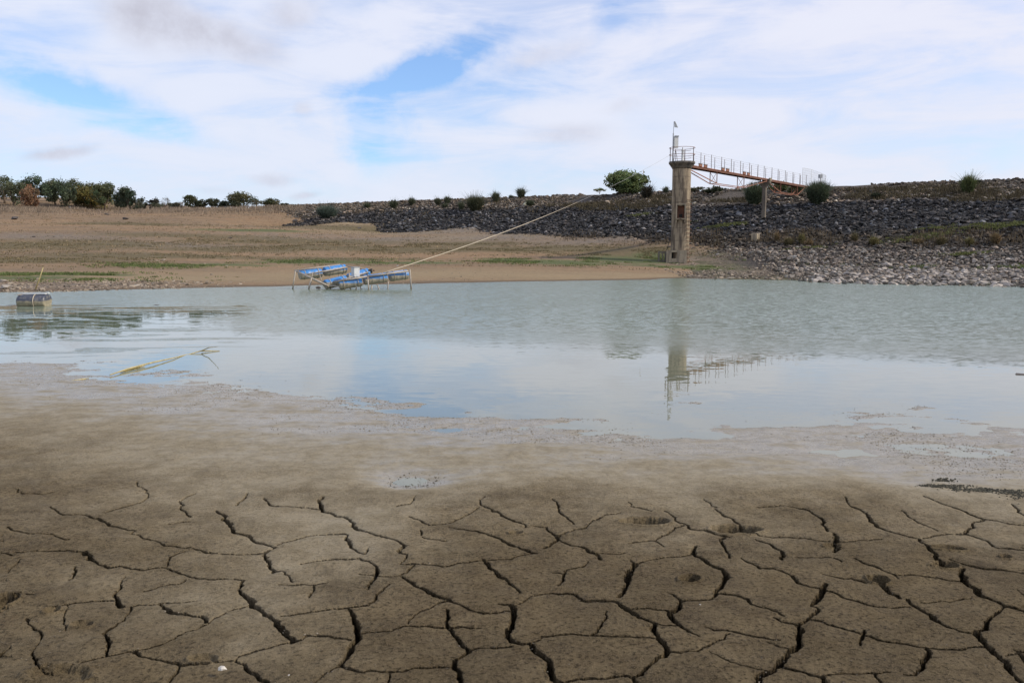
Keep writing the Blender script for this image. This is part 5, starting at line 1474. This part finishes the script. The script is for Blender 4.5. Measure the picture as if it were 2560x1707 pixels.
m = MB(); m.quadbox(bp(TPI - 0.10, HW + 0.10, 7.69), BD * 0.30, BS * 0.16, Vector((0, 0, 0.26))); m.build('bearing_block', M['concrete_pale'], pier)
# block on the slope
p = hit(1886, 603)
blk = MB(); blk.quadbox(p - BS * 0.30 + Vector((0, 0, -0.3)), BS * 0.50, BD * 0.60, Vector((0, 0, 0.92)))
bo = blk.build('concrete_block', M['concrete_pale'], None, p); tag(bo, 'square concrete block on the slope below the bridge pier', 'block')
bv = bo.modifiers.new('bevel', 'BEVEL'); bv.width = 0.03; bv.segments = 2

# gate fence at the shore end
fe = empty('wire_fence', bp(TE - 2.0, 0, 7.9)); tag(fe, 'pale wire mesh fence panels at the shore end of the footbridge', 'fence')
Ff = [at(2006, 452, 84.0), at(2028, 456, 87.0), at(2052, 462, 90.0), at(2064, 466, 91.5)]
Ft = [1.75, 1.85, 1.75, 1.65]
for a, h_ in zip(Ff, Ft):
    m = MB(); m.tube([Vector((a.x, a.y, 7.6)), Vector((a.x, a.y, 7.95 + h_))], 0.024, 6); m.build('post', M['white_paint'], fe)
for i in range(3):
    m = MB(); a, b = Ff[i], Ff[i + 1]
    for k in range(11):
        t_ = k / 10; x_, y_ = a.x + (b.x - a.x) * t_, a.y + (b.y - a.y) * t_; h_ = Ft[i] + (Ft[i + 1] - Ft[i]) * t_
        m.tube([Vector((x_, y_, 8.0)), Vector((x_, y_, 7.95 + h_))], 0.009, 4)
    for k in range(8):
        f_ = 0.1 + 0.9 * k / 7
        m.tube([Vector((a.x, a.y, 7.95 + Ft[i] * f_)), Vector((b.x, b.y, 7.95 + Ft[i + 1] * f_))], 0.012 if k in (0, 7) else 0.008, 4)
    m.build('mesh_panel', M['white_paint'], fe)
p = at(2051, 441, 88.0)
cabn = empty('control_box', (p.x, p.y, 7.9)); tag(cabn, 'small grey blue control box on a post behind the fence', 'control box')
m = MB(); m.box((p.x, p.y, p.z), (0.34, 0.25, 0.36), rza + 0.5); m.build('box', M['grey_paint'], cabn)
m = MB(); m.tube([(p.x, p.y, 7.8), (p.x, p.y, p.z - 0.18)], 0.035, 6); m.build('post', M['steel_grey'], cabn)
# pale post in the grove and white slab
p = at(175, 512, 138); p.z = float(surf_z(p.x, p.y)); h_ = 17 * p.y / F
m = MB(); m.tube([p, p + Vector((0.04, 0, h_))], 0.09, 8); tag(m.build('fence_post', M['white_paint'], None, p), 'pale wooden post at the edge of the hill grove', 'post')
p = at(57, 514, 134); p.z = float(surf_z(p.x, p.y)) + 0.15
m = MB(); m.box(p, (1.0, 0.6, 0.3), 0.2); m.box(p + Vector((-0.35, 0, 0.2)), (0.3, 0.5, 0.12), 0.2); tag(m.build('white_slab', M['white_paint'], None, p), 'white slab lying among dry scrub at far left', 'slab')

# ------------------------------------------------------------------ blue drum raft
def rc(cx, cy, Y): return at(700 + cx / 6.533, 630 + cy / 6.533, Y)
raft = empty('drum_raft', rc(1100, 560, 35.4)); tag(raft, 'stranded raft of blue plastic drums lashed to steel pipe frames', 'raft')
def drum(a, b, r_, m_, parent, name='drum', strap=(0.2, 0.82)):
    a, b = Vector(a), Vector(b); L = (b - a).length; n = 24
    prof = [(0.0, 0.0), (r_ * 0.86, 0.0), (r_ * 0.96, 0.02), (r_, 0.05), (r_, L * 0.32), (r_ * 1.03, L * 0.34), (r_, L * 0.36), (r_, L * 0.64), (r_ * 1.03, L * 0.66), (r_, L * 0.68), (r_, L - 0.05), (r_ * 0.96, L - 0.02), (r_ * 0.86, L), (0.0, L)]
    mb = MB(); mb.lathe((0, 0, 0), prof[1:-1], n)
    me_ = bpy.data.meshes.new(name)
    # bake the lying direction into the mesh so that object z stays world z
    Q = (b - a).to_track_quat('Z', 'Y').to_matrix()
    mid = (a + b) / 2
    vs = [Q @ v + a - mid for v in mb.v]
    me_.from_pydata([tuple(v) for v in vs], [], mb.f); me_.polygons.foreach_set('use_smooth', mb.sm); me_.update()
    bm = bmesh.new(); bm.from_mesh(me_); bmesh.ops.recalc_face_normals(bm, faces=bm.faces); bm.to_mesh(me_); bm.free()
    me_.materials.append(m_)
    o = bpy.data.objects.new(name, me_); COL.objects.link(o); o.parent = parent; o.location = mid - Vector(parent.location)
    if strap:
        for f_ in strap:
            s_ = MB(); c_ = a + (b - a) * f_; ux = Q @ Vector((1, 0, 0)); uy = Q @ Vector((0, 1, 0))
            s_.tube([c_ + (ux * math.cos(2 * math.pi * k / 24) + uy * math.sin(2 * math.pi * k / 24)) * (r_ + 0.012) for k in range(25)], 0.013, 5, False)
            so = bpy.data.meshes.new('strap'); so.from_pydata([tuple(v - mid) for v in s_.v], [], s_.f); so.materials.append(M['hose'])
            s2 = bpy.data.objects.new('strap', so); COL.objects.link(s2); s2.parent = o
    return o
for (x1, y1, Y1, x2, y2, Y2) in [
    (320, 378, 36.0, 672, 342, 36.6), (722, 322, 36.6, 1070, 272, 37.3),
    (735, 535, 35.3, 1080, 455, 35.9), (1120, 430, 36.0, 1440, 335, 36.7),
    (965, 540, 34.9, 1335, 478, 35.2), (1370, 462, 35.2, 1745, 415, 35.6), (1790, 405, 35.7, 2085, 365, 36.1)]:
    drum(rc(x1, y1, Y1), rc(x2, y2, Y2), 0.205, M['drum_blue'], raft)
FR = [((265, 300, 35.75), (980, 205, 37.2), 0.028), ((430, 368, 35.6), (1095, 248, 37.1), 0.034), ((680, 488, 35.3), (1450, 282, 36.9), 0.026), ((866, 492, 34.72), (1420, 402, 35.0), 0.040), ((1420, 402, 35.0), (2095, 312, 35.8), 0.040),
      ((1330, 395, 35.5), (2030, 295, 36.2), 0.026), ((990, 215, 37.2), (1450, 292, 36.9), 0.026), ((860, 498, 35.1), (1440, 330, 36.4), 0.026), ((740, 550, 35.0), (1000, 560, 34.8), 0.03)]
for a, b, r_ in FR:
    m = MB(); m.tube([rc(*a), rc(*b)], r_, 8); m.build('frame_pipe', M['galv'], raft)
m = MB(); m.tube([rc(245, 303, 35.6), rc(800, 562, 34.9)], 0.045, 8); m.build('cross_beam', M['galv'], raft)
for (x1, y1, x2, y2, Y, r_) in [(250, 310, 208, 600, 35.4, 0.032), (515, 425, 470, 600, 35.2, 0.040), (535, 330, 520, 420, 35.6, 0.02), (640, 350, 680, 470, 36.0, 0.02), (1130, 350, 1150, 600, 35.0, 0.034), (1230, 400, 1245, 600, 35.0, 0.030), (1265, 440, 1320, 590, 35.2, 0.025),
      (1430, 400, 1448, 610, 34.9, 0.034), (1500, 540, 1495, 600, 35.3, 0.03), (1585, 525, 1610, 588, 35.3, 0.025), (1770, 480, 1760, 588, 35.4, 0.025), (2118, 280, 2142, 585, 35.5, 0.034), (960, 330, 962, 380, 37.0, 0.02)]:
    p1 = rc(x1, y1, Y); p2 = rc(x2, y2, Y); d_ = (p2 - p1).normalized(); p2 = p2 + d_ * 0.25
    m = MB(); m.tube([p1, p2], r_, 7); m.build('leg', M['galv'], raft)
cb_ = rc(1232, 325, 35.3)
m = MB(); m.box(cb_, (0.26, 0.26, 0.38), 0.72); m.build('switch_cabinet', M['white_paint'], raft)
m = MB(); m.box(cb_ + Vector((0.0, 0, 0.20)), (0.29, 0.29, 0.03), 0.72); m.build('cabinet_roof', M['grey_paint'], raft)
m = MB(); m.tube([rc(1493, 272, 36.4), rc(1493, 345, 36.4)], 0.045, 10); m.tube([rc(1440, 300, 36.4), rc(1493, 300, 36.4)], 0.04, 8); m.build('pump_motor', M['black_rubber'], raft)
m = MB(); m.tube([rc(1545, 305, 36.4), rc(1520, 300, 36.4)], 0.03, 8); m.build('pipe_joint', M['rust'], raft)
p = rc(628, 590, 35.2); V, Fc = STONES[6]
me_ = bpy.data.meshes.new('wet_rock'); me_.from_pydata([(v[0] * 0.14, v[1] * 0.12, v[2] * 0.08) for v in V], [], Fc.tolist()); me_.materials.append(M['stone_dark'])
o = bpy.data.objects.new('wet_rock', me_); o.location = p + Vector((0, 0, 0.02)); COL.objects.link(o); tag(o, 'dark wet rock in the water beside the left end of the blue raft', 'rock')
# hose / cable from the tower down to the raft
A0 = tp(-0.85, 0.2, 8.55); B0 = rc(1690, 338, 35.6)
mid = []
for k in range(41):
    t_ = k / 40; p_ = A0.lerp(B0, t_); p_.z -= 4 * 0.55 * t_ * (1 - t_); mid.append(p_)
rope = empty('suspended_hose', B0); tag(rope, 'pale hose stretched on a cable from tower railing to blue raft', 'hose')
m = MB(); m.tube(mid[:19], 0.007, 5); m.build('cable', M['wire'], rope)
m = MB(); m.tube(mid[18:], [0.008 + 0.011 * min(1, i / 8) for i in range(23)], 7); m.build('hose', M['hose'], rope)
m = MB(); m.tube([mid[6], mid[6] - Vector((0, 0, 0.28))], 0.02, 5); m.build('dangling_tie', M['hose'], rope)

# ------------------------------------------------------------------ small float at left
def fc(cx, cy, Y): return at(cx / 11.76, 720 + cy / 11.76, Y)
Yf = ground(80, 765, 0.0)[1]
fl = empty('drum_float', fc(900, 540, Yf)); tag(fl, 'small float of two dark drums under a white plank at left', 'float')
a = fc(560, 400, Yf); b = fc(1350, 400, Yf); a.z = b.z = 0.135
drum(a, b + Vector((0, 0.05, 0)), 0.205, M['drum_dark'], fl, strap=(0.62,))
off = Vector((-0.22, 0.52, 0))
drum(a + off, b + off + Vector((0, 0.05, 0)), 0.205, M['drum_dark'], fl, strap=(0.62,))
m = MB(); m.bar(Vector((a.x + 0.12, a.y + 0.05, 0.36)), Vector((b.x - 0.01, b.y + 0.05, 0.37)), 0.12, 0.025); m.bar(Vector((a.x - 0.25, a.y + 0.55, 0.36)), Vector((b.x - 0.2, b.y + 0.55, 0.365)), 0.12, 0.025)
m.build('plank', M['white_paint'], fl)
m = MB(); m.bar(Vector((a.x + 0.05, a.y - 0.1, 0.347)), Vector((a.x - 0.15, a.y + 0.7, 0.347)), 0.08, 0.022); m.build('cross_slat', M['galv'], fl)
# leaning stake on the left shore
p1 = hit(86, 724); p2 = at(108, 668, p1.y + 0.1)
m = MB(); m.tube([p1 - Vector((0, 0, 0.1)), (p1 + p2) / 2 + Vector((0.03, 0, 0)), p2], [0.03, 0.025, 0.018], 6); tag(m.build('stake', M['reed'], None, p1), 'thin pale stake leaning on the left shore behind the float', 'stake')
# reed lying in the shallows
def wp(px, py, z=0.0):
    a, b = ground(px, py, z); return Vector((a, b, z))
reed = empty('dry_reed', wp(380, 907)); tag(reed, 'long yellow reed lying in the shallow water at left', 'reed')
m = MB(); m.tube([wp(275, 937, 0.02), wp(316, 923, 0.03), wp(350, 914, 0.035), wp(381, 906, 0.035), wp(433, 895, 0.018), wp(468, 886, -0.004), wp(480, 884, -0.02)], [0.008, 0.011, 0.013, 0.012, 0.009, 0.007, 0.005], 8); m.build('stem', M['reed'], reed)
m = MB(); m.tube([wp(300, 930, 0.012), wp(330, 922, 0.008), wp(362, 915, 0.012)], [0.006, 0.016, 0.006], 6); m.build('husk', M['reed'], reed)
m = MB(); m.tube([wp(460, 889, -0.015), wp(478, 884, 0.006), wp(503, 877, 0.03), wp(522, 869, 0.09), wp(545, 866, 0.18)], [0.005, 0.008, 0.010, 0.007, 0.003], 6); m.build('upper_twig', M['reed'], reed)
m = MB(); m.tube([wp(503, 877, 0.025), wp(525, 877, 0.015), wp(549, 877, 0.005)], [0.012, 0.010, 0.005], 6); m.build('side_twig', M['reed'], reed)
m = MB(); m.tube([wp(170, 953, 0.01), wp(205, 948, 0.012), wp(222, 945, 0.006)], [0.004, 0.010, 0.004], 6); tag(m.build('reed_scrap', M['reed'], None, wp(205, 948)), 'short reed scrap on wet mud left of the long reed', 'reed')
# floating lump at right edge
p = wp(2554, 937); V, Fc = STONES[9]
me_ = bpy.data.meshes.new('driftwood'); me_.from_pydata([(v[0] * 0.13, v[1] * 0.09, v[2] * 0.05) for v in V], [], Fc.tolist()); me_.materials.append(M['stone_dark'])
o = bpy.data.objects.new('driftwood', me_); o.location = p; COL.objects.link(o); tag(o, 'dark lump of driftwood in the water at the right edge', 'driftwood')
p = wp(389, 763); me2 = me_.copy(); o = bpy.data.objects.new('driftwood', me2); o.location = p; COL.objects.link(o); tag(o, 'small dark lump in the calm water right of the float', 'driftwood')
